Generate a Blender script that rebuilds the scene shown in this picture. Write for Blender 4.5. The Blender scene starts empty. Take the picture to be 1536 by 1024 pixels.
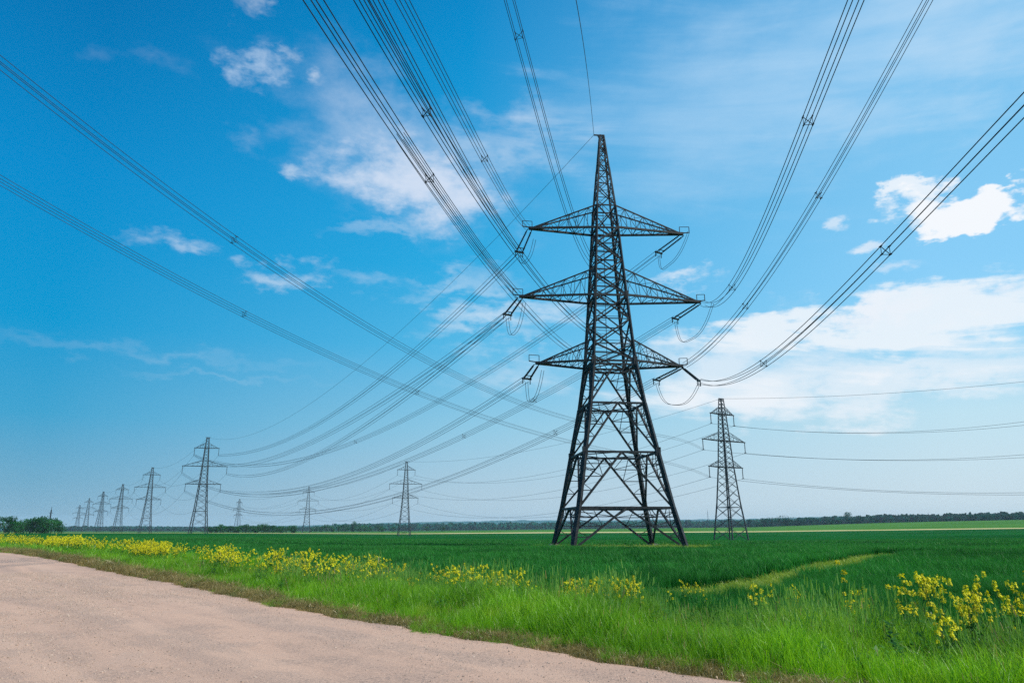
import bpy, math, random
import numpy as np
from mathutils import Vector, Matrix

random.seed(7)
RNG = np.random.default_rng(11)
R = math.radians
SC = bpy.context.scene
COL = SC.collection

# ------------------------------------------------------------------ camera
CAM_H = 1.8
FPX = 1066.7
HORIZON = 786.0
TH = math.atan((HORIZON - 512) / FPX)
cd = bpy.data.cameras.new('camera'); cam = bpy.data.objects.new('camera', cd); COL.objects.link(cam)
cam.location = (0, 0, CAM_H); cam.rotation_euler = (math.pi / 2 + TH, 0, 0)
cd.sensor_width = 36.0; cd.lens = 36.0 * FPX / 1536.0; cd.clip_start = 0.05; cd.clip_end = 20000
SC.camera = cam

def ray(px, py):
    """world direction of a point of the photograph, used to work out real places"""
    c, s = math.cos(TH), math.sin(TH)
    a = (px - 768) / FPX; b = (512 - py) / FPX
    return Vector((a, c - b * s, s + b * c))
def at_y(px, py, Y):
    r = ray(px, py); k = Y / r.y
    return Vector((r.x * k, Y, r.z * k + CAM_H))
def at_z(px, py, z):
    r = ray(px, py); k = (z - CAM_H) / r.z
    return Vector((r.x * k, r.y * k, z))
def azel(px, py):
    r = ray(px, py)
    return math.atan2(r.x, r.y), math.atan2(r.z, math.hypot(r.x, r.y))

# ------------------------------------------------------------------ light
SUN_AZ, SUN_EL = R(114), R(48)
sd = bpy.data.lights.new('sun', 'SUN'); so = bpy.data.objects.new('sun', sd); COL.objects.link(so)
sd.energy = 4.8; sd.angle = R(0.5); sd.color = (1.0, 0.95, 0.87)
S = Vector((math.sin(SUN_AZ) * math.cos(SUN_EL), math.cos(SUN_AZ) * math.cos(SUN_EL), math.sin(SUN_EL)))
so.rotation_euler = S.to_track_quat('Z', 'Y').to_euler(); so.location = (60, 0, 80)
SC.view_settings.view_transform = 'Standard'; SC.view_settings.look = 'None'
SC.view_settings.exposure = 0.0; SC.view_settings.gamma = 1.0
HAZE = 1.25e-4
SC.cycles.use_denoising = False; SC.cycles.use_adaptive_sampling = False
SC.cycles.max_bounces = 6; SC.cycles.diffuse_bounces = 2; SC.cycles.glossy_bounces = 2
SC.cycles.transmission_bounces = 3; SC.cycles.transparent_max_bounces = 8; SC.cycles.volume_bounces = 0

def lin(r, g, b):
    f = lambda c: (c / 255 / 12.92) if c / 255 <= 0.04045 else ((c / 255 + 0.055) / 1.055) ** 2.4
    return (f(r), f(g), f(b), 1.0)

# ------------------------------------------------------------------ sky with clouds
W = bpy.data.worlds.new('World'); SC.world = W; W.use_nodes = True
wn = W.node_tree.nodes; wl = W.node_tree.links; wn.clear()
def N(t, **k):
    n = wn.new(t)
    for a, v in k.items(): setattr(n, a, v)
    return n
def put(sock, v):
    if isinstance(v, bpy.types.NodeSocket): wl.new(v, sock)
    else: sock.default_value = v
def M(op, a, b=0.0, c=0.0, clamp=False):
    n = N('ShaderNodeMath', operation=op); n.use_clamp = clamp
    put(n.inputs[0], a); put(n.inputs[1], b); put(n.inputs[2], c)
    return n.outputs[0]
def MIX(f, a, b):
    n = N('ShaderNodeMix', data_type='RGBA'); n.clamp_factor = True
    put(n.inputs[0], f); put(n.inputs[6], a); put(n.inputs[7], b)
    return n.outputs[2]
def SMOOTH(v, lo, hi):
    n = N('ShaderNodeMapRange', interpolation_type='SMOOTHSTEP'); put(n.inputs[0], v)
    n.inputs[1].default_value = lo; n.inputs[2].default_value = hi
    return n.outputs[0]
def LINR(v, lo, hi):
    n = N('ShaderNodeMapRange'); n.clamp = True; put(n.inputs[0], v)
    n.inputs[1].default_value = lo; n.inputs[2].default_value = hi
    return n.outputs[0]
tc = N('ShaderNodeTexCoord'); sp = N('ShaderNodeSeparateXYZ'); wl.new(tc.outputs['Generated'], sp.inputs[0])
DX, DY, DZ = sp.outputs
AZ = M('ARCTAN2', DX, DY)
EL = M('ARCSINE', DZ)
def sky_ramp(px, stops):
    n = N('ShaderNodeValToRGB'); cr = n.color_ramp
    st = sorted((azel(px, py)[1], c) for py, c in stops)
    st = [(max(0.0, (e + 0.05) / 1.25), c) for e, c in st]
    cr.elements[0].position = st[0][0]; cr.elements[0].color = lin(*st[0][1])
    cr.elements[1].position = st[-1][0]; cr.elements[1].color = lin(*st[-1][1])
    for p, c in st[1:-1]:
        e = cr.elements.new(p); e.color = lin(*c)
    wl.new(LINR(EL, -0.05, 1.20), n.inputs[0])
    return n.outputs[0]
left = sky_ramp(100, [(800, (138, 176, 198)), (760, (124, 174, 202)), (720, (108, 170, 202)), (620, (58, 163, 209)), (480, (0, 153, 211)), (250, (0, 140, 206)), (30, (0, 121, 186)), (-300, (0, 96, 160))])
mid = sky_ramp(700, [(800, (188, 212, 226)), (740, (176, 206, 224)), (640, (143, 202, 230)), (520, (85, 186, 232)), (400, (42, 172, 228)), (200, (24, 156, 218)), (60, (8, 143, 208)), (-300, (0, 105, 175))])
right = sky_ramp(1400, [(800, (212, 228, 236)), (740, (208, 228, 238)), (620, (194, 229, 244)), (500, (152, 216, 250)), (400, (138, 208, 250)), (200, (126, 198, 242)), (40, (124, 194, 240)), (-300, (60, 160, 220))])
az0, az1, az2 = azel(100, 400)[0], azel(700, 400)[0], azel(1400, 400)[0]
col = MIX(LINR(AZ, az0, az1), left, mid)
col = MIX(LINR(AZ, az1, az2), col, right)
sky = N('ShaderNodeTexSky'); sky.sky_type = 'NISHITA'; sky.sun_disc = False
sky.sun_elevation = SUN_EL; sky.sun_rotation = SUN_AZ; sky.air_density = 1.0; sky.dust_density = 0.4; sky.ozone_density = 2.0
nsc = N('ShaderNodeVectorMath', operation='SCALE'); wl.new(sky.outputs[0], nsc.inputs[0]); nsc.inputs[3].default_value = 0.06
col = MIX(0.985, nsc.outputs[0], col)
# cloud noise in direction space: wide and flat towards the horizon
cv = N('ShaderNodeCombineXYZ'); put(cv.inputs[0], AZ); put(cv.inputs[1], M('MULTIPLY', EL, 1.9)); cv.inputs[2].default_value = 3.3
def NOISE(scale, detail=8, rough=0.6, dist=0.0, off=0.0):
    m = N('ShaderNodeVectorMath', operation='ADD'); wl.new(cv.outputs[0], m.inputs[0]); m.inputs[1].default_value = (off, off * 0.7, off * 0.3)
    n = N('ShaderNodeTexNoise'); wl.new(m.outputs[0], n.inputs['Vector'])
    n.inputs['Scale'].default_value = scale; n.inputs['Detail'].default_value = detail
    n.inputs['Roughness'].default_value = rough; n.inputs['Distortion'].default_value = dist
    return n.outputs[0]
n_big = NOISE(7.0, 9, 0.62, 0.25)
n_fine = NOISE(22.0, 8, 0.6, 0.15, 5.0)
cw = N('ShaderNodeCombineXYZ'); put(cw.inputs[0], M('MULTIPLY', AZ, 0.4)); put(cw.inputs[1], M('ADD', M('MULTIPLY', EL, 3.0), M('MULTIPLY', AZ, 0.35))); cw.inputs[2].default_value = 1.3
nst = N('ShaderNodeTexNoise'); wl.new(cw.outputs[0], nst.inputs['Vector']); nst.inputs['Scale'].default_value = 9.0; nst.inputs['Detail'].default_value = 7; nst.inputs['Roughness'].default_value = 0.55; nst.inputs['Distortion'].default_value = 0.4
n_str = nst.outputs[0]
n_ff = NOISE(48.0, 7, 0.62, 0.2, 9.0)
nsm = M('ADD', M('MULTIPLY', n_ff, 0.55), M('MULTIPLY', n_fine, 0.45))
nmix = M('ADD', M('MULTIPLY', n_big, 0.62), M('MULTIPLY', n_fine, 0.38))
wa = M('MULTIPLY', M('SUBTRACT', NOISE(9.0, 5, 0.6, 0.0, 11.0), 0.5), 0.30)
wb_ = M('MULTIPLY', M('SUBTRACT', NOISE(10.0, 5, 0.6, 0.0, 23.0), 0.5), 0.16)
wc_ = M('MULTIPLY', M('SUBTRACT', NOISE(34.0, 4, 0.6, 0.0, 31.0), 0.5), 0.04)
AZW = M('ADD', M('ADD', AZ, wa), wc_); ELW = M('SUBTRACT', M('ADD', EL, wb_), wc_)
def cloud(px, py, rx, ry, amp, lo, hi, dens, noise=None, rot=0.0, tint=(238, 244, 252)):
    global col
    a, e = azel(px, py)
    a2, _ = azel(px + rx, py); _, e2 = azel(px, py - ry)
    sx, sy = abs(a2 - a), abs(e2 - e)
    wf = min(1.0, (rx * ry) ** 0.5 / 60.0)
    da = M('ADD', M('SUBTRACT', AZ, a), M('MULTIPLY', M('SUBTRACT', AZW, AZ), wf)); de = M('ADD', M('SUBTRACT', EL, e), M('MULTIPLY', M('SUBTRACT', ELW, EL), wf))
    cr, sr = math.cos(R(rot)), math.sin(R(rot))
    u = M('DIVIDE', M('ADD', M('MULTIPLY', da, cr), M('MULTIPLY', de, sr)), sx)
    v = M('DIVIDE', M('SUBTRACT', M('MULTIPLY', de, cr), M('MULTIPLY', da, sr)), sy)
    d = M('SQRT', M('ADD', M('MULTIPLY', u, u), M('MULTIPLY', v, v)))
    m = M('SUBTRACT', 1.0, d)
    q = M('ADD', m, M('MULTIPLY', M('SUBTRACT', noise or (nmix if rx > 70 else nsm), 0.5), amp * 1.5))
    f = M('MULTIPLY', SMOOTH(q, lo, hi), dens)
    col = MIX(f, col, lin(*tint))
# high veil in the upper right
cloud(1180, 110, 620, 250, 1.0, -0.1, 1.3, 0.55, n_str, 8, (190, 222, 248))
cloud(1430, 60, 300, 160, 1.0, -0.1, 1.2, 0.34, n_str, 8, (215, 234, 250))
# soft cloud behind the crossing lines
cloud(600, 225, 215, 115, 1.0, -0.2, 1.35, 0.58, None, -22, (206, 222, 243))
cloud(640, 278, 130, 62, 1.4, -0.15, 1.0, 0.78, None, -14, (222, 231, 247))
cloud(600, 345, 130, 16, 1.2, -0.1, 1.4, 0.30, n_str, 0)
cloud(770, 215, 140, 80, 1.3, 0.0, 1.4, 0.42, n_str)
# small clouds of the left half
cloud(396, 108, 46, 42, 1.7, -0.1, 1.3, 0.60, None, -10, (200, 220, 243))
cloud(432, 82, 26, 18, 1.9, 0.0, 1.3, 0.35)
cloud(478, 117, 18, 14, 1.9, 0.0, 1.2, 0.38)
cloud(455, 260, 36, 11, 1.8, 0.0, 1.2, 0.42)
cloud(375, 8, 32, 22, 1.8, 0.0, 1.3, 0.30)
cloud(160, 95, 46, 30, 1.6, 0.0, 1.6, 0.07)
cloud(250, 95, 55, 32, 1.6, 0.0, 1.6, 0.07)
cloud(365, 210, 50, 24, 1.8, 0.0, 1.6, 0.14)
cloud(295, 365, 58, 22, 1.8, -0.1, 1.3, 0.38)
cloud(210, 362, 46, 24, 1.8, 0.0, 1.4, 0.24)
cloud(430, 415, 66, 24, 1.8, -0.1, 1.3, 0.42)
cloud(540, 420, 64, 18, 1.8, 0.0, 1.3, 0.25, n_str)
cloud(240, 530, 330, 26, 0.5, 0.0, 1.6, 0.15, n_str, 1)
cloud(330, 575, 200, 10, 0.4, 0.0, 1.6, 0.14, n_str, 1)
cloud(680, 425, 160, 28, 1.4, 0.0, 1.4, 0.34, n_str, 4)
cloud(760, 480, 140, 32, 1.4, 0.0, 1.2, 0.50, n_str, 4)
cloud(780, 560, 140, 44, 1.2, 0.0, 1.4, 0.42, n_str, 4)
# right: bright bank low over the field, puffs above it
cloud(1340, 500, 420, 72, 2.3, -0.10, 0.50, 0.88, n_str, 5, (240, 247, 253))
cloud(1320, 570, 520, 54, 1.6, -0.1, 0.75, 0.70, n_str, 3, (238, 245, 252))
cloud(1090, 550, 190, 75, 1.3, -0.1, 0.9, 0.70, None, 0, (238, 245, 252))
cloud(1462, 318, 175, 29, 1.5, -0.05, 0.50, 0.97, None, 3, (248, 251, 255))
cloud(1405, 318, 105, 26, 1.3, -0.05, 0.6, 0.90, None, 0, (246, 250, 255))
cloud(1375, 290, 50, 22, 1.9, 0.0, 0.6, 0.80, None, 0, (248, 251, 255))
cloud(1252, 335, 26, 17, 1.9, 0.0, 0.9, 0.60)
cloud(1300, 368, 26, 8, 1.8, 0.0, 0.9, 0.65)
cloud(1345, 398, 44, 10, 1.8, 0.0, 1.0, 0.40)
cloud(1040, 420, 60, 15, 1.8, 0.0, 1.0, 0.55, None, 8)
cloud(1300, 462, 64, 17, 1.8, 0.0, 0.8, 0.70, None, 5)
cloud(1380, 465, 58, 15, 1.8, 0.0, 0.9, 0.60, None, 5)
cloud(1512, 425, 34, 9, 1.8, 0.0, 0.9, 0.60, None, 5)
bg = N('ShaderNodeBackground'); wl.new(col, bg.inputs[0]); bg.inputs[1].default_value = 1.0
wo = N('ShaderNodeOutputWorld'); wl.new(bg.outputs[0], wo.inputs[0])

# ------------------------------------------------------------------ materials
def mat(name):
    m = bpy.data.materials.new(name); m.use_nodes = True; nt = m.node_tree; nt.nodes.clear()
    out = nt.nodes.new('ShaderNodeOutputMaterial')
    return m, nt, out
class G:
    """small helper to write node graphs"""
    def __init__(s, nt): s.nt = nt
    def n(s, t, **k):
        x = s.nt.nodes.new(t)
        for a, v in k.items(): setattr(x, a, v)
        return x
    def put(s, sock, v):
        if isinstance(v, bpy.types.NodeSocket): s.nt.links.new(v, sock)
        else: sock.default_value = v
    def math(s, op, a, b=0.0, clamp=False):
        x = s.n('ShaderNodeMath', operation=op); x.use_clamp = clamp; s.put(x.inputs[0], a); s.put(x.inputs[1], b); return x.outputs[0]
    def mix(s, f, a, b, bt='MIX'):
        x = s.n('ShaderNodeMix', data_type='RGBA', blend_type=bt); s.put(x.inputs[0], f); s.put(x.inputs[6], a); s.put(x.inputs[7], b); return x.outputs[2]
    def noise(s, vec, scale, detail=4, rough=0.55, dist=0.0):
        x = s.n('ShaderNodeTexNoise'); s.put(x.inputs['Vector'], vec); x.inputs['Scale'].default_value = scale
        x.inputs['Detail'].default_value = detail; x.inputs['Roughness'].default_value = rough; x.inputs['Distortion'].default_value = dist
        return x.outputs[0]
    def sm(s, v, lo, hi, a=0.0, b=1.0):
        x = s.n('ShaderNodeMapRange', interpolation_type='SMOOTHSTEP'); s.put(x.inputs[0], v)
        x.inputs[1].default_value = lo; x.inputs[2].default_value = hi; x.inputs[3].default_value = a; x.inputs[4].default_value = b; return x.outputs[0]
    def pos(s): return s.n('ShaderNodeNewGeometry').outputs['Position']
    def scl(s, v, xyz):
        x = s.n('ShaderNodeVectorMath', operation='MULTIPLY'); s.put(x.inputs[0], v); x.inputs[1].default_value = xyz; return x.outputs[0]

def mat_steel(name, c=(0.035, 0.036, 0.04), rough=0.6, metal=0.0):
    m, nt, out = mat(name); g = G(nt); b = g.n('ShaderNodeBsdfPrincipled')
    p = g.pos(); f = g.noise(p, 3.0, 5)
    c1 = tuple(x * 0.6 for x in c) + (1,); c2 = tuple(x * 1.5 for x in c) + (1,)
    g.put(b.inputs['Base Color'], g.mix(g.sm(f, 0.35, 0.7), c1, c2)); b.inputs['Roughness'].default_value = rough
    b.inputs['Metallic'].default_value = metal; b.inputs['Specular IOR Level'].default_value = 0.25
    nt.links.new(b.outputs[0], out.inputs[0]); return m
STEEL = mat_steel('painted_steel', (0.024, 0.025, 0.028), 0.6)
STEEL_FAR = mat_steel('far_steel', (0.035, 0.043, 0.05), 0.7)  # slightly lighter and bluer than the big pylon's steel
WIRE = mat_steel('cable_aluminium', (0.03, 0.034, 0.04), 0.6)
GLASSINS = mat_steel('insulator_glass', (0.02, 0.03, 0.035), 0.3)
CONCRETE = mat_steel('concrete', (0.22, 0.21, 0.19), 0.9)

def mat_leaf(name, c_dark, c_light, trans=0.45, patch=0.5, tip=None, yellow=None, gloss=0.06, pscale=0.35):
    """foliage: per-instance, per-blade and large-patch colour differences, light coming through"""
    m, nt, out = mat(name); g = G(nt)
    oi = g.n('ShaderNodeObjectInfo').outputs['Random']
    at = g.n('ShaderNodeAttribute', attribute_name='tone').outputs['Fac']
    pn = g.noise(g.pos(), pscale, 3, 0.6)
    f = g.math('ADD', g.math('ADD', g.math('MULTIPLY', oi, 0.35), g.math('MULTIPLY', at, 0.45)), g.math('MULTIPLY', g.math('SUBTRACT', pn, 0.5), patch * 2.2))
    c = g.mix(g.sm(f, 0.05, 0.85), c_dark + (1,), c_light + (1,))
    if tip is not None:
        h = g.n('ShaderNodeAttribute', attribute_name='height').outputs['Fac']
        c = g.mix(g.math('MULTIPLY', g.sm(h, 0.35, 1.0), 0.5), c, tip + (1,))
    if yellow is not None:
        yn = g.noise(g.pos(), 0.9, 2, 0.5)
        c = g.mix(g.math('MULTIPLY', g.sm(yn, 0.55, 0.72), 0.55), c, yellow + (1,))
    d = g.n('ShaderNodeBsdfDiffuse'); g.put(d.inputs[0], c)
    t = g.n('ShaderNodeBsdfTranslucent'); g.put(t.inputs[0], g.mix(1.0, c, (1.25, 1.3, 0.55, 1), 'MULTIPLY'))
    mx = g.n('ShaderNodeMixShader'); mx.inputs[0].default_value = trans
    nt.links.new(d.outputs[0], mx.inputs[1]); nt.links.new(t.outputs[0], mx.inputs[2])
    gl = g.n('ShaderNodeBsdfGlossy'); gl.inputs['Roughness'].default_value = 0.38; gl.inputs[0].default_value = (0.8, 0.85, 0.8, 1)
    m2 = g.n('ShaderNodeMixShader'); m2.inputs[0].default_value = gloss * 0.4
    nt.links.new(mx.outputs[0], m2.inputs[1]); nt.links.new(gl.outputs[0], m2.inputs[2])
    nt.links.new(m2.outputs[0], out.inputs[0]); return m
GRASS = mat_leaf('grass_blades', (0.062, 0.200, 0.004), (0.290, 0.560, 0.018), 0.5, 0.75, (0.32, 0.60, 0.05), (0.36, 0.44, 0.04))
GRASS_B = mat_leaf('tall_seed_grass', (0.050, 0.170, 0.014), (0.180, 0.390, 0.040), 0.45, 0.6, (0.26, 0.42, 0.11))
DRY = mat_leaf('dry_grass', (0.17, 0.14, 0.045), (0.42, 0.31, 0.13), 0.3, 0.5, None, (0.08, 0.17, 0.02), 0.1, 1.2)
WHEAT = mat_leaf('wheat_blades', (0.003, 0.065, 0.008), (0.040, 0.265, 0.036), 0.32, 0.75, (0.07, 0.31, 0.065), None, 0.02, 0.10)
TRACKG = mat_leaf('trampled_grass', (0.22, 0.32, 0.04), (0.44, 0.50, 0.09), 0.4, 0.5)
RAPELEAF = mat_leaf('rapeseed_leaf', (0.03, 0.12, 0.02), (0.09, 0.24, 0.04), 0.4, 0.3)
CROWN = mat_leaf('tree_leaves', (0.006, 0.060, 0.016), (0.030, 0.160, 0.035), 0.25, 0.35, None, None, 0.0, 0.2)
CROWN_FAR = mat_leaf('hazy_leaves', (0.002, 0.055, 0.040), (0.010, 0.125, 0.075), 0.2, 0.35, None, None, 0.0, 0.02)  # far leaf copy, blue-green haze tint mixed into its colour
def mat_simple(name, c, rough=0.8, trans=0.0):
    m, nt, out = mat(name); g = G(nt)
    oi = g.n('ShaderNodeObjectInfo').outputs['Random']
    at = g.n('ShaderNodeAttribute', attribute_name='tone').outputs['Fac']
    f = g.math('ADD', g.math('MULTIPLY', oi, 0.5), g.math('MULTIPLY', at, 0.5))
    cc = g.mix(f, tuple(x * 0.68 for x in c) + (1,), tuple(min(1, x * 1.25) for x in c) + (1,))
    d = g.n('ShaderNodeBsdfPrincipled'); g.put(d.inputs['Base Color'], cc); d.inputs['Roughness'].default_value = rough
    if trans:
        t = g.n('ShaderNodeBsdfTranslucent'); g.put(t.inputs[0], cc); mx = g.n('ShaderNodeMixShader'); mx.inputs[0].default_value = trans
        nt.links.new(d.outputs[0], mx.inputs[1]); nt.links.new(t.outputs[0], mx.inputs[2]); nt.links.new(mx.outputs[0], out.inputs[0])
    else: nt.links.new(d.outputs[0], out.inputs[0])
    return m
PETAL = mat_simple('rapeseed_petal', (0.93, 0.76, 0.006), 0.7, 0.30)
BARK = mat_simple('bark', (0.06, 0.05, 0.04), 0.9)
PEBBLE = mat_simple('pebble', (0.40, 0.29, 0.22), 0.9)

def ground_mat(name, dark, light, s1, s2, bump=0.3, extra=None):
    m, nt, out = mat(name); g = G(nt); p = g.pos()
    f = g.math('ADD', g.math('MULTIPLY', g.noise(p, s1, 5, 0.6), 0.6), g.math('MULTIPLY', g.noise(p, s2, 4, 0.7), 0.4))
    c = g.mix(g.sm(f, 0.36, 0.64), dark + (1,), light + (1,))
    if extra:
        c = g.mix(g.math('MULTIPLY', g.sm(g.noise(g.scl(p, (1, 1, 1)), extra[1], 3, 0.5), 0.52, 0.68), extra[2]), c, extra[0] + (1,))
    b = g.n('ShaderNodeBsdfPrincipled'); g.put(b.inputs['Base Color'], c); b.inputs['Roughness'].default_value = 0.95; b.inputs['Specular IOR Level'].default_value = 0.0
    bp = g.n('ShaderNodeBump'); bp.inputs['Strength'].default_value = bump; bp.inputs['Distance'].default_value = 0.4
    g.put(bp.inputs['Height'], g.noise(p, s2, 5, 0.7)); nt.links.new(bp.outputs[0], b.inputs['Normal'])
    nt.links.new(b.outputs[0], out.inputs[0]); return m
M_WHEATFAR = ground_mat('wheat_distance', (0.004, 0.065, 0.010), (0.010, 0.110, 0.020), 0.02, 0.9, 0.5)
M_FIELD2 = ground_mat('young_crop', (0.045, 0.15, 0.022), (0.080, 0.21, 0.035), 0.012, 0.3, 0.2)
M_STRIP = ground_mat('dry_track', (0.42, 0.36, 0.14), (0.58, 0.50, 0.26), 0.02, 0.3, 0.2)
M_SOIL = ground_mat('verge_soil', (0.07, 0.065, 0.025), (0.17, 0.135, 0.065), 0.8, 9.0, 0.4)
M_HILL = ground_mat('hazy_hill_woods', (0.004, 0.075, 0.085), (0.016, 0.140, 0.135), 0.004, 0.05, 0.6, ((0.05, 0.12, 0.06), 0.003, 0.5))  # blue of the distant haze is painted into the hill colour

def mat_road():
    m, nt, out = mat('gravel_road'); g = G(nt); p = g.pos()
    # turn so x runs along the road
    rot = g.n('ShaderNodeVectorRotate', rotation_type='Z_AXIS'); g.put(rot.inputs['Vector'], p); rot.inputs['Angle'].default_value = -ROAD_ANG
    q = rot.outputs[0]
    streak = g.noise(g.scl(q, (0.16, 0.9, 1)), 1.3, 6, 0.65, 0.4)
    patch = g.noise(p, 0.8, 5, 0.65)
    grit = g.noise(p, 30, 5, 0.8)
    grit2 = g.noise(p, 9, 6, 0.85)
    base = g.mix(g.sm(streak, 0.30, 0.70), (0.52, 0.312, 0.215, 1), (0.60, 0.375, 0.262, 1))
    base = g.mix(g.math('MULTIPLY', g.sm(patch, 0.40, 0.7), 0.6), base, (0.50, 0.335, 0.25, 1))
    sx = g.n('ShaderNodeSeparateXYZ'); g.put(sx.inputs[0], q)
    wv = g.math('ADD', sx.outputs[1], g.math('MULTIPLY', g.noise(g.scl(q, (0.05, 0.3, 1)), 1.0, 3), 1.2))
    band = g.math('SINE', g.math('MULTIPLY', wv, 2.9))
    base = g.mix(g.math('MULTIPLY', g.sm(band, 0.1, 1.0), 0.35), base, (0.62, 0.405, 0.29, 1))
    loose = g.sm(g.math('ADD', g.math('MULTIPLY', streak, 0.5), g.math('MULTIPLY', patch, 0.5)), 0.42, 0.56, 1.0, 0.25)
    base = g.mix(g.math('MULTIPLY', loose, 0.45), base, (0.40, 0.295, 0.235, 1))
    dk = g.math('MULTIPLY', g.sm(grit, 0.50, 0.60), loose)
    c = g.mix(g.math('MULTIPLY', dk, 0.70), base, (0.17, 0.13, 0.11, 1))
    dk2 = g.math('MULTIPLY', g.sm(grit2, 0.55, 0.68), loose)
    c = g.mix(g.math('MULTIPLY', dk2, 0.62), c, (0.25, 0.20, 0.175, 1))
    lt = g.sm(grit, 0.32, 0.44, 1.0, 0.0)
    c = g.mix(g.math('MULTIPLY', lt, 0.5), c, (0.72, 0.53, 0.41, 1))
    b = g.n('ShaderNodeBsdfPrincipled'); g.put(b.inputs['Base Color'], c); b.inputs['Roughness'].default_value = 0.95; b.inputs['Specular IOR Level'].default_value = 0.15
    bp = g.n('ShaderNodeBump'); bp.inputs['Strength'].default_value = 0.8; bp.inputs['Distance'].default_value = 0.02
    hh = g.math('ADD', g.math('MULTIPLY', grit, 0.6), g.math('MULTIPLY', grit2, 0.9)); g.put(bp.inputs['Height'], hh)
    bp2 = g.n('ShaderNodeBump'); bp2.inputs['Strength'].default_value = 0.05; bp2.inputs['Distance'].default_value = 0.08
    g.put(bp2.inputs['Height'], streak); nt.links.new(bp.outputs[0], bp2.inputs['Normal'])
    nt.links.new(bp2.outputs[0], b.inputs['Normal']); nt.links.new(b.outputs[0], out.inputs[0]); return m

# ------------------------------------------------------------------ mesh helpers
class MB:
    def __init__(s): s.v = []; s.f = []
    def bar(s, a, b, w, d=None, up=None, ell=False):
        """a straight member from a to b: square bar, or an angle profile"""
        a = Vector(a); b = Vector(b); z = (b - a)
        if z.length < 1e-6: return
        z.normalize(); d = d or w
        u = Vector(up) if up is not None else (Vector((0, 0, 1)) if abs(z.z) < 0.9 else Vector((1, 0, 0)))
        x = u.cross(z)
        if x.length < 1e-4: x = Vector((1, 0, 0)).cross(z)
        x.normalize(); y = z.cross(x)
        if ell:
            t = w * 0.22
            prof = [(-w/2, -w/2), (w/2, -w/2), (w/2, -w/2 + t), (-w/2 + t, -w/2 + t), (-w/2 + t, w/2), (-w/2, w/2)]
        else:
            prof = [(-w/2, -d/2), (w/2, -d/2), (w/2, d/2), (-w/2, d/2)]
        n = len(prof); i0 = len(s.v)
        for p in (a, b):
            for (px, py) in prof: s.v.append(tuple(p + x * px + y * py))
        for i in range(n):
            j = (i + 1) % n; s.f.append((i0 + i, i0 + j, i0 + n + j, i0 + n + i))
        s.f.append(tuple(i0 + i for i in reversed(range(n)))); s.f.append(tuple(i0 + n + i for i in range(n)))
    def tube(s, pts, r, n=6):
        i0 = len(s.v); k = len(pts)
        for i, p in enumerate(pts):
            p = Vector(p); t = Vector(pts[min(i + 1, k - 1)]) - Vector(pts[max(i - 1, 0)]); t.normalize()
            x = Vector((0, 0, 1)).cross(t)
            if x.length < 1e-3: x = Vector((1, 0, 0)).cross(t)
            x.normalize(); y = t.cross(x); rr = r[i] if isinstance(r, (list, tuple)) else r
            for j in range(n):
                a = 2 * math.pi * j / n; s.v.append(tuple(p + (x * math.cos(a) + y * math.sin(a)) * rr))
        for i in range(k - 1):
            for j in range(n):
                jj = (j + 1) % n; s.f.append((i0 + i*n + j, i0 + i*n + jj, i0 + (i+1)*n + jj, i0 + (i+1)*n + j))
        s.f.append(tuple(i0 + j for j in reversed(range(n)))); s.f.append(tuple(i0 + (k-1)*n + j for j in range(n)))
    def build(s, name, m, parent=None, smooth=False):
        me = bpy.data.meshes.new(name); me.from_pydata(s.v, [], s.f); me.materials.append(m)
        if smooth: me.polygons.foreach_set('use_smooth', [True] * len(me.polygons))
        o = bpy.data.objects.new(name, me); COL.objects.link(o)
        if parent: o.parent = parent
        return o
def tag(o, label=None, cat=None, group=None, kind=None):
    if label: o['label'] = label
    if cat: o['category'] = cat
    if group: o['group'] = group
    if kind: o['kind'] = kind
    return o
def empty(name, loc=(0, 0, 0), rz=0):
    o = bpy.data.objects.new(name, None); COL.objects.link(o); o.location = loc; o.rotation_euler = (0, 0, rz); o.empty_display_size = 0.5
    return o
def copy_tree(o, parent=None):
    c = o.copy(); COL.objects.link(c)
    if parent: c.parent = parent
    for ch in list(o.children): copy_tree(ch, c)
    return c
def lerp(a, b, t): return Vector(a) * (1 - t) + Vector(b) * t
ORD = ['first', 'second', 'third', 'fourth', 'fifth', 'sixth', 'seventh', 'eighth', 'ninth', 'tenth', 'eleventh', 'twelfth', 'thirteenth', 'fourteenth', 'fifteenth', 'sixteenth', 'seventeenth', 'eighteenth', 'nineteenth', 'twentieth', 'twenty-first', 'twenty-second', 'twenty-third', 'twenty-fourth', 'twenty-fifth', 'twenty-sixth', 'twenty-seventh', 'twenty-eighth', 'twenty-ninth', 'thirtieth'] + ['thirty-' + w for w in ('first', 'second', 'third', 'fourth', 'fifth', 'sixth', 'seventh', 'eighth', 'ninth')]

# ------------------------------------------------------------------ terrain
BX = [-300, 0, 300, 606, 840, 1130, 1330, 1536, 1850]
BR = [64, 100, 185, 270, 350, 450, 478, 800, 2500]
BT = np.array([
    [43, 27, 17.5, 14.0, 13.2, 12.8, 12.5, 11.5, 9],
    [41, 26, 17.5, 14.0, 13.2, 12.8, 12.5, 11.5, 9],
    [39, 26.5, 17, 13.6, 13.3, 13.0, 12.7, 12.0, 9],
    [38.5, 28, 21, 18.8, 17.4, 14.5, 13.6, 11.2, 8],
    [38, 28.5, 22.5, 18.5, 15.5, 12.9, 11.4, 8.0, 6],
    [38, 29, 24.5, 17.5, 14.0, 11.6, 10.2, 4.3, 4],
    [38, 29, 22, 16, 12, 9, 7.6, -2.5, 0],
    [38, 28, 20, 14, 10, 6.3, 5.0, -6.8, -2],
    [38, 28, 19, 12, 8, 4.3, 2.5, -10, -4]], float)
BAZ = np.array([azel(x, HORIZON)[0] for x in BX])
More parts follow.
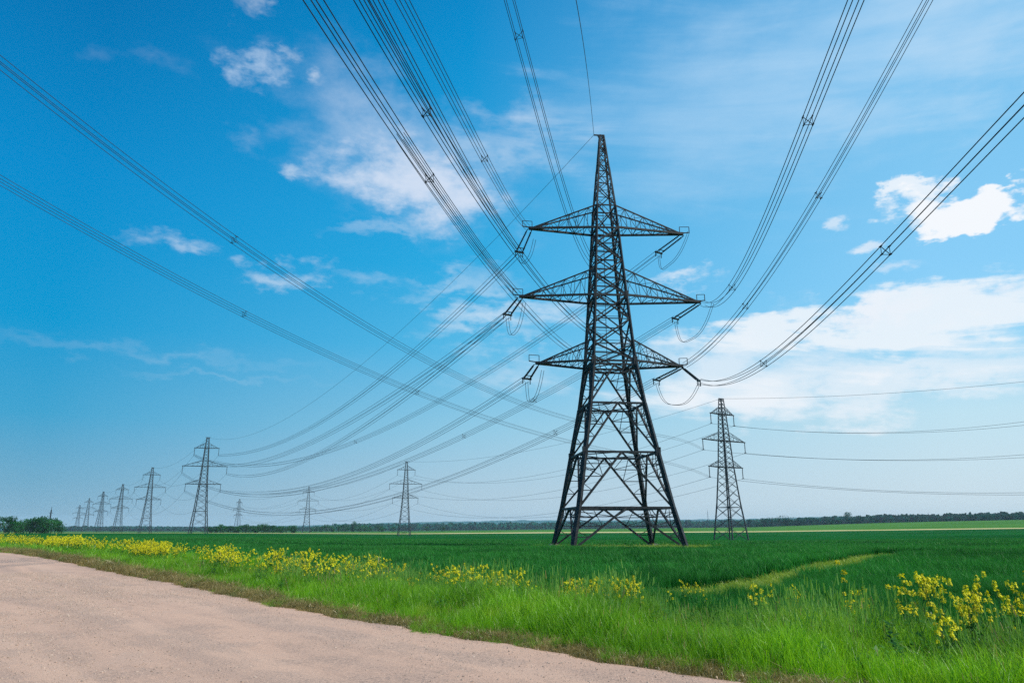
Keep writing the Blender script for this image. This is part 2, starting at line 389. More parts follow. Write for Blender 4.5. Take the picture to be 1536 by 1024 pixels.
def ground_z(x, y):
    x = np.asarray(x, float); y = np.asarray(y, float)
    r = np.hypot(x, y); az = np.arctan2(x, y)
    azc = np.clip(az, BAZ[0], BAZ[-1])
    lr = np.log(np.clip(r, BR[0], BR[-1])); LR = np.log(np.array(BR))
    i = np.clip(np.searchsorted(BAZ, azc) - 1, 0, len(BAZ) - 2); ta = (azc - BAZ[i]) / (BAZ[i+1] - BAZ[i])
    j = np.clip(np.searchsorted(LR, lr) - 1, 0, len(LR) - 2); tr = (lr - LR[j]) / (LR[j+1] - LR[j])
    b = (BT[i, j] * (1-ta) + BT[i+1, j] * ta) * (1-tr) + (BT[i, j+1] * (1-ta) + BT[i+1, j+1] * ta) * tr
    z = CAM_H - r * np.cos(azc) * slope_b(b)      # b pixels under the horizon
    w = np.clip((r - 28) / 36.0, 0, 1); w = w * w * (3 - 2 * w)
    near = np.minimum(0.0, -0.004 * (r - 20)) * (r > 20)
    return near * (1 - w) + z * w
def slope_b(b):
    bb = (512 - (HORIZON + b)) / FPX
    c, s = math.cos(TH), math.sin(TH)
    return -(s + bb * c) / (c - bb * s)
def gz(x, y): return float(ground_z(x, y))

# road edge on the ground, from the photograph's own edge
EDGE_PX = [(-150, 811.5), (0, 831), (120, 849), (250, 871), (425, 911), (600, 941), (768, 968), (900, 990), (1043, 1014)]
EDGE = [at_z(px, py, 0.0) for px, py in EDGE_PX]
pa = np.array([(p.x, p.y) for p in EDGE[1:]]); mu = pa.mean(0)
_, _, vt = np.linalg.svd(pa - mu); rd = vt[0]; rd = rd if rd[1] > 0 else -rd     # runs away from the camera
ROAD_ANG = math.atan2(rd[1], rd[0]); rn = np.array([rd[1], -rd[0]])                # points away from the road, to the field
if rn @ (-mu) > 0: rn = -rn
def road_uv(x, y):
    d0 = np.asarray(x) - mu[0]; d1 = np.asarray(y) - mu[1]
    return d0 * rd[0] + d1 * rd[1], d0 * rn[0] + d1 * rn[1]
def from_uv(u, v): return mu[0] + rd[0] * u + rn[0] * v, mu[1] + rd[1] * u + rn[1] * v
# measured small wander of the edge round its straight line
eu, ev = road_uv(pa[:, 0], pa[:, 1]); o_ = np.argsort(eu); eu = eu[o_]; ev = ev[o_]
def edge_v(u):
    u = np.asarray(u, float)
    return np.interp(u, eu, ev) + 0.07 * np.sin(u * 1.9) + 0.05 * np.sin(u * 4.7 + 1) + 0.03 * np.sin(u * 11.3)

azs = np.unique(np.concatenate([np.linspace(-math.pi, -0.95, 30), np.linspace(-0.95, 0.95, 260), np.linspace(0.95, math.pi, 30)]))
rs = np.concatenate([[0.0], np.linspace(2, 60, 40), np.geomspace(62, 440, 60), np.linspace(450, 478, 4), np.geomspace(490, 800, 16), np.geomspace(830, 4700, 20)])
gx = rs[:, None] * np.sin(azs)[None]; gy = rs[:, None] * np.cos(azs)[None]
def sheet(name, r0, r1, m, dz=0.0):
    k = [i for i, r in enumerate(rs) if r0 - 1e-6 <= r <= r1 + 1e-6]
    X = gx[k]; Y = gy[k]; Z = ground_z(X, Y) + dz
    nr, na = X.shape
    idx = np.arange(nr * na).reshape(nr, na)
    q = np.stack([idx[:-1, :-1], idx[:-1, 1:], idx[1:, 1:], idx[1:, :-1]], -1).reshape(-1, 4)
    me = bpy.data.meshes.new(name); me.from_pydata(np.stack([X, Y, Z], -1).reshape(-1, 3).tolist(), [], q[:, ::-1].tolist())
    me.materials.append(m); me.polygons.foreach_set('use_smooth', [True] * len(me.polygons))
    o = bpy.data.objects.new(name, me); COL.objects.link(o); tag(o, kind='structure'); return o
M_NEAR = M_WHEATFAR
sheet('verge_ground', 0, rs[8], M_SOIL, -0.03)
sheet('wheat_field', rs[8], 450, M_WHEATFAR, -0.03)
sheet('field_track', 450, 478, M_STRIP, -0.03)
far_f = sheet('far_field', 478, 800, M_FIELD2, -0.03)
sheet('far_ground', 800, 4700, ground_mat('far_meadow', (0.02, 0.09, 0.03), (0.04, 0.13, 0.04), 0.01, 0.1), -0.03)

# gravel road with a soft ragged edge and two shallow wheel tracks
ROADM = mat_road()
us = np.concatenate([np.linspace(-40, 60, 420), np.geomspace(60.5, 700, 90)])
vs = np.concatenate([[0.0, -0.02, -0.15, -0.4], np.linspace(-0.8, -15, 44)])
U, V = np.meshgrid(us, vs, indexing='ij'); ED = edge_v(us)[:, None]
X, Y = from_uv(U, V + ED * np.clip(1 + V / 3, 0, 1))
Z = 0.004 + ground_z(X, Y) + 0.03 * np.clip(-V / 3, 0, 1) - 0.022 * np.exp(-((V + 3.0) / 0.35) ** 2) - 0.022 * np.exp(-((V + 4.9) / 0.35) ** 2)
Z[:, 0] -= 0.06
nu, nv = X.shape; idx = np.arange(nu * nv).reshape(nu, nv)
q = np.stack([idx[:-1, :-1], idx[1:, :-1], idx[1:, 1:], idx[:-1, 1:]], -1).reshape(-1, 4)
me = bpy.data.meshes.new('gravel_road'); me.from_pydata(np.stack([X, Y, Z], -1).reshape(-1, 3).tolist(), [], q.tolist()); me.materials.append(ROADM)
me.polygons.foreach_set('use_smooth', [True] * len(me.polygons))
road = bpy.data.objects.new('gravel_road', me); COL.objects.link(road); tag(road, kind='structure')
me.update()
if me.polygons[0].normal.z < 0: me.flip_normals()

# ------------------------------------------------------------------ scattering (geometry nodes, only for uncountable stuff)
def blades_mesh(name, m, n, rad, h0, h1, w, lean=0.35, seed=0, segs=3, heads=0):
    rg = np.random.default_rng(seed); V = []; F = []; tone = []; hh = []
    for i in range(n):
        a = rg.uniform(0, 2*math.pi); rr = rad * math.sqrt(rg.uniform()); bx, by = rr*math.cos(a), rr*math.sin(a)
        h = rg.uniform(h0, h1); d = rg.uniform(0, 2*math.pi); ln = h * lean * rg.uniform(0.3, 1.4); fa = rg.uniform(0, math.pi)
        wx, wy = math.cos(fa) * w * 0.5, math.sin(fa) * w * 0.5; t = rg.uniform(); i0 = len(V)
        for k in range(segs + 1):
            s = k / segs; cx = bx + math.cos(d) * ln * s**2.0; cy = by + math.sin(d) * ln * s**2.0; cz = h * (s - 0.18 * lean * s**3 * 2)
            ww = (1 - s**1.6) if k < segs else 0.05
            V += [(cx - wx*ww, cy - wy*ww, cz), (cx + wx*ww, cy + wy*ww, cz)]; tone += [t, t]; hh += [s, s]
            if k: j = i0 + 2*k; F.append((j-2, j-1, j+1, j))
        if heads and rg.uniform() < heads:
            hz = cz; j = len(V); hw = w * 0.9
            V += [(cx - hw, cy, hz - 0.05), (cx + hw, cy, hz - 0.05), (cx + hw*0.6, cy, hz + 0.06), (cx - hw*0.6, cy, hz + 0.06)]; tone += [t]*4; hh += [1.0]*4; F.append((j, j+1, j+2, j+3))
    return raw_mesh(name, V, F, m, tone, hh)
def raw_mesh(name, V, F, m, tone=None, hh=None):
    me = bpy.data.meshes.new(name); me.from_pydata(V, [], F); me.materials.append(m)
    if tone is not None:
        at = me.attributes.new('tone', 'FLOAT', 'POINT'); at.data.foreach_set('value', np.array(tone, np.float32))
    if hh is not None:
        at = me.attributes.new('height', 'FLOAT', 'POINT'); at.data.foreach_set('value', np.array(hh, np.float32))
    return me
def scatter(name, meshes, P, rot, scl, label, cat):
    """one object of stuff: meshes placed at the points P"""
    col_ = bpy.data.collections.new(name + '_source')
    for i, me in enumerate(meshes):
        o = bpy.data.objects.new('%s_piece_%s' % (name, 'abcdefgh'[i]), me); col_.objects.link(o)
    n = len(P); pm = bpy.data.meshes.new(name); pm.vertices.add(n); pm.vertices.foreach_set('co', np.asarray(P, np.float32).ravel())
    a = pm.attributes.new('rot', 'FLOAT_VECTOR', 'POINT'); a.data.foreach_set('vector', np.asarray(rot, np.float32).ravel())
    a = pm.attributes.new('scl', 'FLOAT_VECTOR', 'POINT'); a.data.foreach_set('vector', np.asarray(scl, np.float32).ravel())
    a = pm.attributes.new('pick', 'INT', 'POINT'); a.data.foreach_set('value', RNG.integers(0, len(meshes), n).astype(np.int32))
    ob = bpy.data.objects.new(name, pm); COL.objects.link(ob); tag(ob, label, cat, kind='stuff')
    ng = bpy.data.node_groups.new(name, 'GeometryNodeTree')
    ng.interface.new_socket('Geometry', in_out='INPUT', socket_type='NodeSocketGeometry'); ng.interface.new_socket('Geometry', in_out='OUTPUT', socket_type='NodeSocketGeometry')
    gi = ng.nodes.new('NodeGroupInput'); go = ng.nodes.new('NodeGroupOutput'); iop = ng.nodes.new('GeometryNodeInstanceOnPoints')
    ci = ng.nodes.new('GeometryNodeCollectionInfo'); ci.inputs['Collection'].default_value = col_; ci.inputs['Separate Children'].default_value = True; ci.inputs['Reset Children'].default_value = True
    def attr(nm, t):
        x = ng.nodes.new('GeometryNodeInputNamedAttribute'); x.data_type = t; x.inputs['Name'].default_value = nm
        return [s for s in x.outputs if s.enabled and s.name == 'Attribute'][0]
    L = ng.links
    L.new(gi.outputs[0], iop.inputs['Points']); L.new(ci.outputs[0], iop.inputs['Instance']); iop.inputs['Pick Instance'].default_value = True
    L.new(attr('pick', 'INT'), iop.inputs['Instance Index'])
    er = ng.nodes.new('FunctionNodeEulerToRotation'); L.new(attr('rot', 'FLOAT_VECTOR'), er.inputs[0]); L.new(er.outputs[0], iop.inputs['Rotation'])
    L.new(attr('scl', 'FLOAT_VECTOR'), iop.inputs['Scale']); L.new(iop.outputs[0], go.inputs[0])
    md = ob.modifiers.new('scatter', 'NODES'); md.node_group = ng
    return ob
def place(x, y, dz=0.0): return np.stack([x, y, ground_z(x, y) + dz], -1)
def rots(n, tilt=0.12): return np.stack([RNG.normal(0, tilt, n), RNG.normal(0, tilt, n), RNG.uniform(0, 6.283, n)], -1)
def in_view(x, y, m=0.18):
    a = np.arctan2(x, y); return (np.abs(a) < 0.635 + m) & (y > 0)
def vnoise(x, y, s, seed=0):
    """smooth value noise for patchiness"""
    rg = np.random.default_rng(seed); T = rg.uniform(size=(64, 64)); x = np.asarray(x) / s; y = np.asarray(y) / s
    xi = np.floor(x).astype(int); yi = np.floor(y).astype(int); fx = x - xi; fy = y - yi; fx = fx*fx*(3-2*fx); fy = fy*fy*(3-2*fy)
    g_ = lambda i, j: T[i % 64, j % 64]
    return (g_(xi, yi)*(1-fx) + g_(xi+1, yi)*fx)*(1-fy) + (g_(xi, yi+1)*(1-fx) + g_(xi+1, yi+1)*fx)*fy

# centre line of the trampled trail through the wheat, and the inner limit of the verge
TRAIL = np.array([[p.x, p.y] for p in (at_z(700, 905, 0.0), at_z(900, 892, 0.05), at_z(1010, 890, 0.05), at_z(1110, 880, 0.05), at_z(1180, 862, 0.05), at_z(1250, 845, 0.1), at_z(1350, 833, 0.1))])
def dist_trail(x, y):
    d = np.full(np.shape(x), 1e9)
    for (a, b) in zip(TRAIL[:-1], TRAIL[1:]):
        ab = b - a; t = np.clip(((x-a[0])*ab[0] + (y-a[1])*ab[1]) / (ab@ab), 0, 1)
        d = np.minimum(d, np.hypot(x - a[0] - t*ab[0], y - a[1] - t*ab[1]))
    return d
def verge_w(u):
    u = np.asarray(u, float)
    return np.interp(u, [-20, -8, 0, 10, 30, 80, 200], [4.4, 4.4, 4.6, 5.0, 5.4, 6.0, 7]) + 0.5 * (vnoise(u, u * 0, 3.0, 3) - 0.5)

# --- verge grass
def sample_uv(n, u0, u1, v0, v1): return RNG.uniform(u0, u1, n), RNG.uniform(v0, v1, n)
g_near = [blades_mesh('grass_tuft', GRASS, 24, 0.13, 0.22, 0.52, 0.0085, 0.42, i) for i in range(4)]
g_mid = [blades_mesh('grass_tuft', GRASS, 22, 0.22, 0.24, 0.50, 0.016, 0.40, 10+i, 2) for i in range(3)]
g_far = [blades_mesh('grass_tuft', GRASS, 18, 0.45, 0.26, 0.52, 0.045, 0.40, 20+i, 2) for i in range(3)]
s_near = [blades_mesh('seed_grass_tuft', GRASS_B, 14, 0.14, 0.38, 0.74, 0.0065, 0.30, 30+i, 3, 0.6) for i in range(4)]
def verge_pts(dens, u0, u1, rmin, rmax, vlo=0.22, vhi=None):
    vmax = float(np.max(verge_w(np.linspace(u0, u1, 60)))) + 1.0; area = (u1-u0) * vmax; n = int(area * dens)
    u, v = sample_uv(n, u0, u1, -0.25, vmax); x, y = from_uv(u, v + edge_v(u)); r = np.hypot(x, y)
    k = (v > vlo - 0.45 + 1.0 * vnoise(x, y, 0.8, 91) ** 1.5) & (v < (verge_w(u) + RNG.normal(0, 0.25, n))) & (r >= rmin) & (r < rmax) & in_view(x, y)
    return u[k], v[k], x[k], y[k], r[k]
def grass(name, meshes, dens, u0, u1, rmin, rmax, s=1.0, label='', frac=None, vlo=0.22):
    u, v, x, y, r = verge_pts(dens, u0, u1, rmin, rmax, vlo)
    if frac is not None:
        k = RNG.uniform(size=len(u)) < frac(u, v, x, y); u, v, x, y, r = u[k], v[k], x[k], y[k], r[k]
    h = s * np.interp(v, [-0.2, 0.3, 0.6, 1.2, 2.5], [0.2, 0.38, 0.6, 0.95, 1.0]) * (0.50 + 0.95 * vnoise(x, y, 1.1, 5)) * RNG.uniform(0.75, 1.3, len(u))
    sc = np.stack([np.maximum(h, 0.55*s), np.maximum(h, 0.55*s), h], -1)
    scatter(name, meshes, place(x, y, -0.03), rots(len(u)), sc, label, 'grass')
umax_near = 45
grass('verge_grass', g_near, 75, -34, umax_near, 0, 19, 1.0, 'bright green grass on the near part of the road verge')
grass('verge_grass', g_mid, 32, -34, 90, 19, 45, 0.92, 'bright green grass on the verge in the middle distance')
grass('verge_grass', g_far, 8, 10, 330, 45, 300, 0.9, 'bright green grass on the verge narrowing into the distance', vlo=0.1)
grass('seed_grass', s_near, 32, -34, umax_near, 0, 26, 1.0, 'taller blue green seeding grass at the inner side of the verge', lambda u, v, x, y: np.clip((v - 1.5) / 2.0, 0, 1) * (0.35 + 0.9 * vnoise(x, y, 2.2, 8)) * np.interp(np.arctan2(x, y), [0, 0.35], [0.7, 1.3]), 1.2)
k_ = [blades_mesh('dry_stalks', DRY, 4, 0.12, 0.35, 0.72, 0.006, 0.25, 90+i, 3, 0.9) for i in range(3)]
grass('dry_stalks', k_, 4.5, -34, 40, 0, 30, 0.95, 'thin dry stalks with seed heads standing in the verge grass', lambda u, v, x, y: 0.25 + 0.9 * vnoise(x, y, 1.7, 71), 0.6)
# dry fringe along the gravel
d_near = [blades_mesh('dry_tuft', DRY, 20, 0.10, 0.05, 0.17, 0.006, 0.9, 40+i, 2) for i in range(4)]
n = 34000; u, v = sample_uv(n, -34, 70, -0.10, 0.75); x, y = from_uv(u, v + edge_v(u)); r = np.hypot(x, y)
k = in_view(x, y) & (RNG.uniform(size=n) < np.interp(v, [-0.1, 0.08, 0.4, 0.75], [0.15, 0.8, 0.8, 0.15]) * (0.35 + 1.1 * vnoise(x, y, 0.9, 93))) & (RNG.uniform(size=n) < np.clip(18 / r, 0.25, 1)); x, y, v, r = x[k], y[k], v[k], r[k]
s_ = np.interp(v, [-0.1, 0.1, 0.9], [0.45, 0.9, 1.5]) * RNG.uniform(0.6, 1.3, len(x)) * np.clip(r / 14, 1, 2.2)
scatter('dry_grass', d_near, place(x, y, -0.02), rots(len(x), 0.3), np.stack([s_, s_, s_ * 0.9], -1), 'dry tan grass fringe along the edge of the gravel road', 'grass')

# --- wheat
w_near = [blades_mesh('wheat_tuft', WHEAT, 24, 0.17, 0.34, 0.56, 0.012, 0.38, 50+i) for i in range(4)]
w_mid = [blades_mesh('wheat_tuft', WHEAT, 22, 0.30, 0.38, 0.56, 0.026, 0.38, 60+i, 2) for i in range(3)]
w_far = [blades_mesh('wheat_tuft', WHEAT, 20, 0.60, 0.38, 0.56, 0.07, 0.38, 70+i, 2) for i in range(3)]
def wheat(meshes, dens, r0, r1, s=1.0, fade=None, label=''):
    n = int(dens * 0.735 * (r1**2 - r0**2)); r = np.sqrt(RNG.uniform(r0**2, r1**2, n)); a = RNG.uniform(-0.735, 0.735, n); x, y = r*np.sin(a), r*np.cos(a)
    u, v = road_uv(x, y); v = v - edge_v(u); vw = verge_w(u)
    k = v > vw + RNG.normal(0, 0.3, n)
    dt = dist_trail(x, y); k &= dt > 0.3 + 0.9 * vnoise(x, y, 1.1, 12) + 0.006 * r
    # thin, low and yellowish patches around the foot of the big pylon
    dp = np.hypot((x - 9.7) / 8.5, (y - 66.5) / 3.2); k &= ~((dp < 1) & (vnoise(x, y, 2.0, 15) > 0.45))
    if fade: k &= RNG.uniform(size=n) < np.clip((fade - r) / (fade - r0), 0, 1) ** 0.5
    x, y, r = x[k], y[k], r[k]; h = s * (0.7 + 0.55 * vnoise(x, y, 2.5, 13)) * RNG.uniform(0.85, 1.15, len(x)) * np.interp(r, [30, 60], [1, 0.72]) * np.interp(np.hypot(x - 9.7, (y - 67) * 0.8), [7, 13], [0.35, 1.0])
    scatter('wheat', meshes, place(x, y, -0.03), rots(len(x), 0.10), np.stack([h, h, h], -1), label, 'crop')
wheat(w_near, 26, 8, 26, label='dark green wheat nearest to the verge')
wheat(w_mid, 11, 26, 60, label='dark green wheat in front of the big pylon')
wheat(w_far, 3.2, 60, 150, label='dark green wheat around and beyond the big pylon')
# --- trail through the wheat and pale patches under the pylon
t_m = [blades_mesh('trampled_tuft', TRACKG, 16, 0.16, 0.06, 0.22, 0.012, 0.7, 80+i, 2) for i in range(3)]
n = 60000; x = RNG.uniform(-6, 24, n); y = RNG.uniform(10, 40, n); dt = dist_trail(x, y); k = (dt < 1.0) & (RNG.uniform(size=n) < (1.05 - dt) * (0.4 + 0.9 * vnoise(x, y, 1.4, 44))) & in_view(x, y)
u, v = road_uv(x, y); k &= (v - edge_v(u)) > verge_w(u) - 1.0
x1, y1 = x[k], y[k]
n = 9000; x = RNG.uniform(-2, 22, n); y = RNG.uniform(60, 74, n); dp = np.hypot((x - 9.7) / 9.5, (y - 66.5) / 4.2); k = (dp < 1) & (vnoise(x, y, 2.0, 15) > 0.42); x2, y2 = x[k], y[k]
x = np.concatenate([x1, x2]); y = np.concatenate([y1, y2]); s_ = RNG.uniform(0.7, 1.3, len(x)) * np.concatenate([np.full(len(x1), 1.0), np.full(len(x2), 2.0)])
scatter('trampled_grass', t_m, place(x, y, -0.02), rots(len(x), 0.3), np.stack([s_, s_, s_], -1), 'yellowish low grass on the trail through the wheat and under the big pylon', 'grass')

# --- loose stones on the road
def stone(seed):
    rg = np.random.default_rng(seed); import bmesh
    bm = bmesh.new(); bmesh.ops.create_icosphere(bm, subdivisions=1, radius=1.0)
    for v_ in bm.verts: v_.co *= rg.uniform(0.65, 1.15); v_.co.z *= 0.6
    me = bpy.data.meshes.new('stone'); bm.to_mesh(me); bm.free(); me.materials.append(PEBBLE)
    at = me.attributes.new('tone', 'FLOAT', 'POINT'); at.data.foreach_set('value', np.full(len(me.vertices), rg.uniform(), np.float32)); return me
n = 260000; u = RNG.uniform(-16, 40, n); v = RNG.uniform(-11, 0.1, n); x, y = from_uv(u, v + edge_v(u) * np.clip(1 + v/3, 0, 1)); r = np.hypot(x, y)
k = in_view(x, y) & (r > 3.5) & (r < 34) & (vnoise(u * 0.3, v * 0.8, 0.9, 21) + 0.5 * vnoise(x, y, 1.3, 22) > 0.30 + 0.85 * RNG.uniform(size=n))
x, y, v = x[k], y[k], v[k]; s_ = 0.0055 * RNG.lognormal(0, 0.5, len(x)) * np.interp(np.hypot(x, y), [6, 30], [1, 2.2]); s_ = np.clip(s_, 0.003, 0.026)
zz = 0.004 + ground_z(x, y) + 0.03 * np.clip(-v / 3, 0, 1) - 0.022 * np.exp(-((v + 3.0) / 0.35) ** 2) - 0.022 * np.exp(-((v + 4.9) / 0.35) ** 2)
scatter('loose_gravel', [stone(i) for i in range(4)], np.stack([x, y, zz], -1), rots(len(x), 0.5), np.stack([s_]*3, -1), 'small dark and pale stones scattered on the gravel road', 'gravel')

# ------------------------------------------------------------------ the big tension pylon
TX, TY, TPHI = 9.74, 69.39, 0.1064
TZ0 = -0.35
LV = [(0, 5.08), (3.6, 4.30), (8.62, 3.43), (13.32, 2.62), (17.55, 2.07), (24.4, 1.60), (31.85, 1.13), (34.45, 0.97), (43.05, 0.20)]
def a_at(z, lv): return float(np.interp(z, [p[0] for p in lv], [p[1] for p in lv]))
CS = [(-1, -1), (1, -1), (1, 1), (-1, 1)]
def corner(k, z, lv): a = a_at(z, lv); return Vector((CS[k][0] * a, CS[k][1] * a, z))
pyl = empty('tension_pylon', (TX, TY, TZ0), TPHI)
tag(pyl, 'huge black steel lattice pylon with three pairs of crossarms standing in the wheat', 'pylon')
Tmat = Matrix.Translation((TX, TY, TZ0)) @ Matrix.Rotation(TPHI, 4, 'Z'); Tinv = Tmat.inverted()
for k in range(4):
    b = MB()
    seq = [0, 3.6, 8.62, 13.32, 17.55, 21, 24.4, 28, 31.85, 34.45, 39, 43.05]; ws = [0.44, 0.42, 0.40, 0.36, 0.28, 0.27, 0.26, 0.24, 0.22, 0.17, 0.13]
    cen = Vector((0, 0, 0))
    for i in range(len(seq) - 1):
        p, q_ = corner(k, seq[i], LV), corner(k, seq[i+1], LV)
        w = ws[i]; b.bar(p, q_, w, up=Vector((0, 1, 0)) if k in (0, 2) else Vector((1, 0, 0)), ell=False) if i > 8 else b.bar(p, q_ , w * 0.86, up=Vector((CS[k][0], CS[k][1], 0)))
        # splice plates
        if i in (1, 3, 5): b.bar(q_ - Vector((0, 0, .45)) + (q_ - p).normalized() * 0.1, q_ + Vector((0, 0, .45)), w * 1.08)
    b.build('leg', STEEL, pyl)
    f = MB(); c0 = corner(k, 0, LV); f.bar(c0 + Vector((0, 0, -0.5)), c0 + Vector((0, 0, 0.22)), 0.95); f.bar(c0 + Vector((0, 0, .2)), c0 + Vector((0, 0, .27)), 0.7); f.build('footing', CONCRETE, pyl)
low, up_, pk = MB(), MB(), MB()
def kpanel(zb, zt, wd):
    for f in range(4):
        i, j = f, (f + 1) % 4
        bi, bj = corner(i, zb, LV), corner(j, zb, LV); ti, tj = corner(i, zt, LV), corner(j, zt, LV)
        out = ((bi + bj) / 2); out.z = 0; out.normalize(); off = out * 0.03
        ap = (ti + tj) / 2
        low.bar(bi + off, ap + off, wd); low.bar(bj - off, ap - off, wd)
        for (c, t) in ((bi, ti), (bj, tj)):
            # redundant members of each half panel
            for u, u2 in ((0.30, 0.45), (0.55, 0.72), (0.78, 0.90)):
                pd = lerp(c, ap, u); pl = lerp(c, t, u); low.bar(pd, pl, 0.075); pl2 = lerp(c, t, u2); low.bar(pd, pl2, 0.06)
            low.bar(lerp(c, ap, 0.78), lerp(t, ap, 0.45), 0.065); low.bar(lerp(c, ap, 0.55), lerp(t, ap, 0.28), 0.055)
for zb, zt, wd in ((0, 3.6, 0.17), (3.6, 8.62, 0.17), (8.62, 13.32, 0.16), (13.32, 17.2, 0.15)): kpanel(zb, zt, wd)
for z, w in ((3.6, 0.20), (8.62, 0.19), (13.32, 0.18), (17.2, 0.17)):
    belts = MB()
    for f in range(4):
        belts.bar(corner(f, z, LV), corner((f+1) % 4, z, LV), w)
    ms = [(corner(f, z, LV) + corner((f+1) % 4, z, LV)) / 2 for f in range(4)]
    for f in range(4): belts.bar(ms[f], ms[(f+1) % 4], 0.09)
    belts.build('belt_frame', STEEL, pyl)
low.build('lower_bracing', STEEL, pyl)
def xpanels(mb, zs, w1, w2, wh, single=False):
    for n_, (zb, zt) in enumerate(zip(zs[:-1], zs[1:])):
        for f in range(4):
            i, j = f, (f+1) % 4
            bi, bj, ti, tj = corner(i, zb, LV), corner(j, zb, LV), corner(i, zt, LV), corner(j, zt, LV)
            off = (bi + bj) / 2; off.z = 0; off.normalize(); off *= 0.04
            if (n_ + f) % 2 == 0: bi, bj, ti, tj = bj, bi, tj, ti
            mb.bar(bi + off, tj + off, w1)
            if not single: mb.bar(bj - off, ti - off, w2)
            mb.bar(ti, tj, wh)
            mb.bar(lerp(bi, ti, 0.5), lerp(bj, tj, 0.5), 0.045)
            mb.bar(lerp(bi, ti, 0.5), lerp(bi, tj, 0.25), 0.045)
xpanels(up_, [17.55, 19.3, 21.9, 24.4], 0.15, 0.11, 0.09)
xpanels(up_, [24.4, 26.3, 28.2, 30.1, 31.85], 0.14, 0.10, 0.08)
xpanels(up_, [31.85, 34.45], 0.12, 0.09, 0.12)
for z in (17.55, 24.4, 31.85):
    for f in range(4): up_.bar(corner(f, z, LV), corner((f+1) % 4, z, LV), 0.17)
    up_.bar(corner(0, z, LV), corner(2, z, LV), 0.07)
up_.build('upper_bracing', STEEL, pyl)
zz = [34.45, 36.2, 37.8, 39.2, 40.4, 41.4, 42.3, 43.05]; xpanels(pk, zz, 0.085, 0.05, 0.05)
pk.bar((-0.85, 0, 43.1), (0.25, 0, 43.1), 0.12); pk.bar((-0.2, 0, 42.6), (-0.45, 0, 43.1), 0.09)
pk.build('peak_bracing', STEEL, pyl)
# ladder rungs between the near legs
lad = MB()
for i in range(70):
    z = 17.4 + i * 0.36; a = a_at(z, LV); lad.bar((-a * 0.93, -a + 0.10, z), (a * 0.20 - a * 0.55, -a + 0.10, z), 0.03)
lad.bar((-2.07 * 0.35, -2.07 + 0.1, 17.4), (-0.97 * 0.35, -0.97 + 0.1, 34.4), 0.05)
lad.build('ladder', STEEL, pyl)

def crossarm(sg, zl, L, zt, parent, lv, m, wc=0.20, wb=0.075, n=8, bracket=1):
    b = MB(); a, at_ = a_at(zl, lv), a_at(zt, lv)
    low_, upp = [], []
    for sy in (-1, 1):
        lo0 = Vector((sg * a, sy * a, zl)); lo1 = Vector((sg * L, sy * wc * 0.6, zl)); u0 = Vector((sg * at_, sy * at_, zt)); u1 = Vector((sg * (L - 0.4), sy * wc * 0.5, zl + 0.12))
        b.bar(lo0, lo1, wc); b.bar(u0, u1, wc * 0.62); low_.append((lo0, lo1)); upp.append((u0, u1))
    for s in range(2):
        for i in range(n):
            t0, t1 = i / n, (i + 1) / n
            pl, pu = lerp(*low_[s], t0), lerp(*upp[s], t0); pl1, pu1 = lerp(*low_[s], t1), lerp(*upp[s], t1)
            if i: b.bar(pl, pu, wb)
            if i < n - 1: b.bar(*((pu, pl1) if i % 2 else (pl, pu1)), wb * 0.85)
    for i in range(n):
        t0, t1 = i / n, (i + 1) / n
        A, B = lerp(*low_[0], t0), lerp(*low_[1], t0); A1, B1 = lerp(*low_[0], t1), lerp(*low_[1], t1)
        b.bar(A, B, wb); b.bar(*((A, B1) if i % 2 else (B, A1)), wb)
        A, B = lerp(*upp[0], t0), lerp(*upp[1], t0); A1, B1 = lerp(*upp[0], t1), lerp(*upp[1], t1)
        if i: b.bar(A, B, wb * 0.8)
        b.bar(*((A, B1) if i % 2 else (B, A1)), wb * 0.7)
    b.bar((sg * (L - 1.4), 0, zl + 0.03), (sg * (L + 0.12), 0, zl + 0.03), wc * 1.5)
    o = b.build('crossarm', m, parent)
    if bracket:
        c = MB(); x0, x1 = sg * (L - 0.25), sg * (L + 1.0 * bracket)
        c.bar((sg * L, 0, zl + 0.12), (x1, 0, zl + 0.22), 0.09); c.bar((x0, 0, zl + 0.1), (x0, 0, zl + 0.8), 0.06); c.bar((x1, 0, zl + 0.2), (x1, 0, zl + 0.85), 0.06); c.bar((x0, 0, zl + 0.8), (x1, 0, zl + 0.85), 0.05)
        c.build('bracket', m, o)
    return o
ARM = {('A1', -1): (31.85, 7.95, 34.45), ('A1', 1): (31.95, 8.35, 34.45), ('A2', -1): (24.4, 8.95, 27.3), ('A2', 1): (24.45, 9.75, 27.3), ('A3', -1): (17.55, 7.35, 19.75), ('A3', 1): (17.6, 7.45, 19.75)}
TIP = {}
for (nm, sg), (zl, L, zt) in ARM.items():
    crossarm(sg, zl, L, zt, pyl, LV, STEEL, 0.19, 0.046, 7, {('A1', 1): 0.8, ('A2', 1): 0.6, ('A3', 1): 0.6}.get((nm, sg), 0.75))
    TIP[(nm, sg)] = Tmat @ Vector((sg * L, 0, zl))

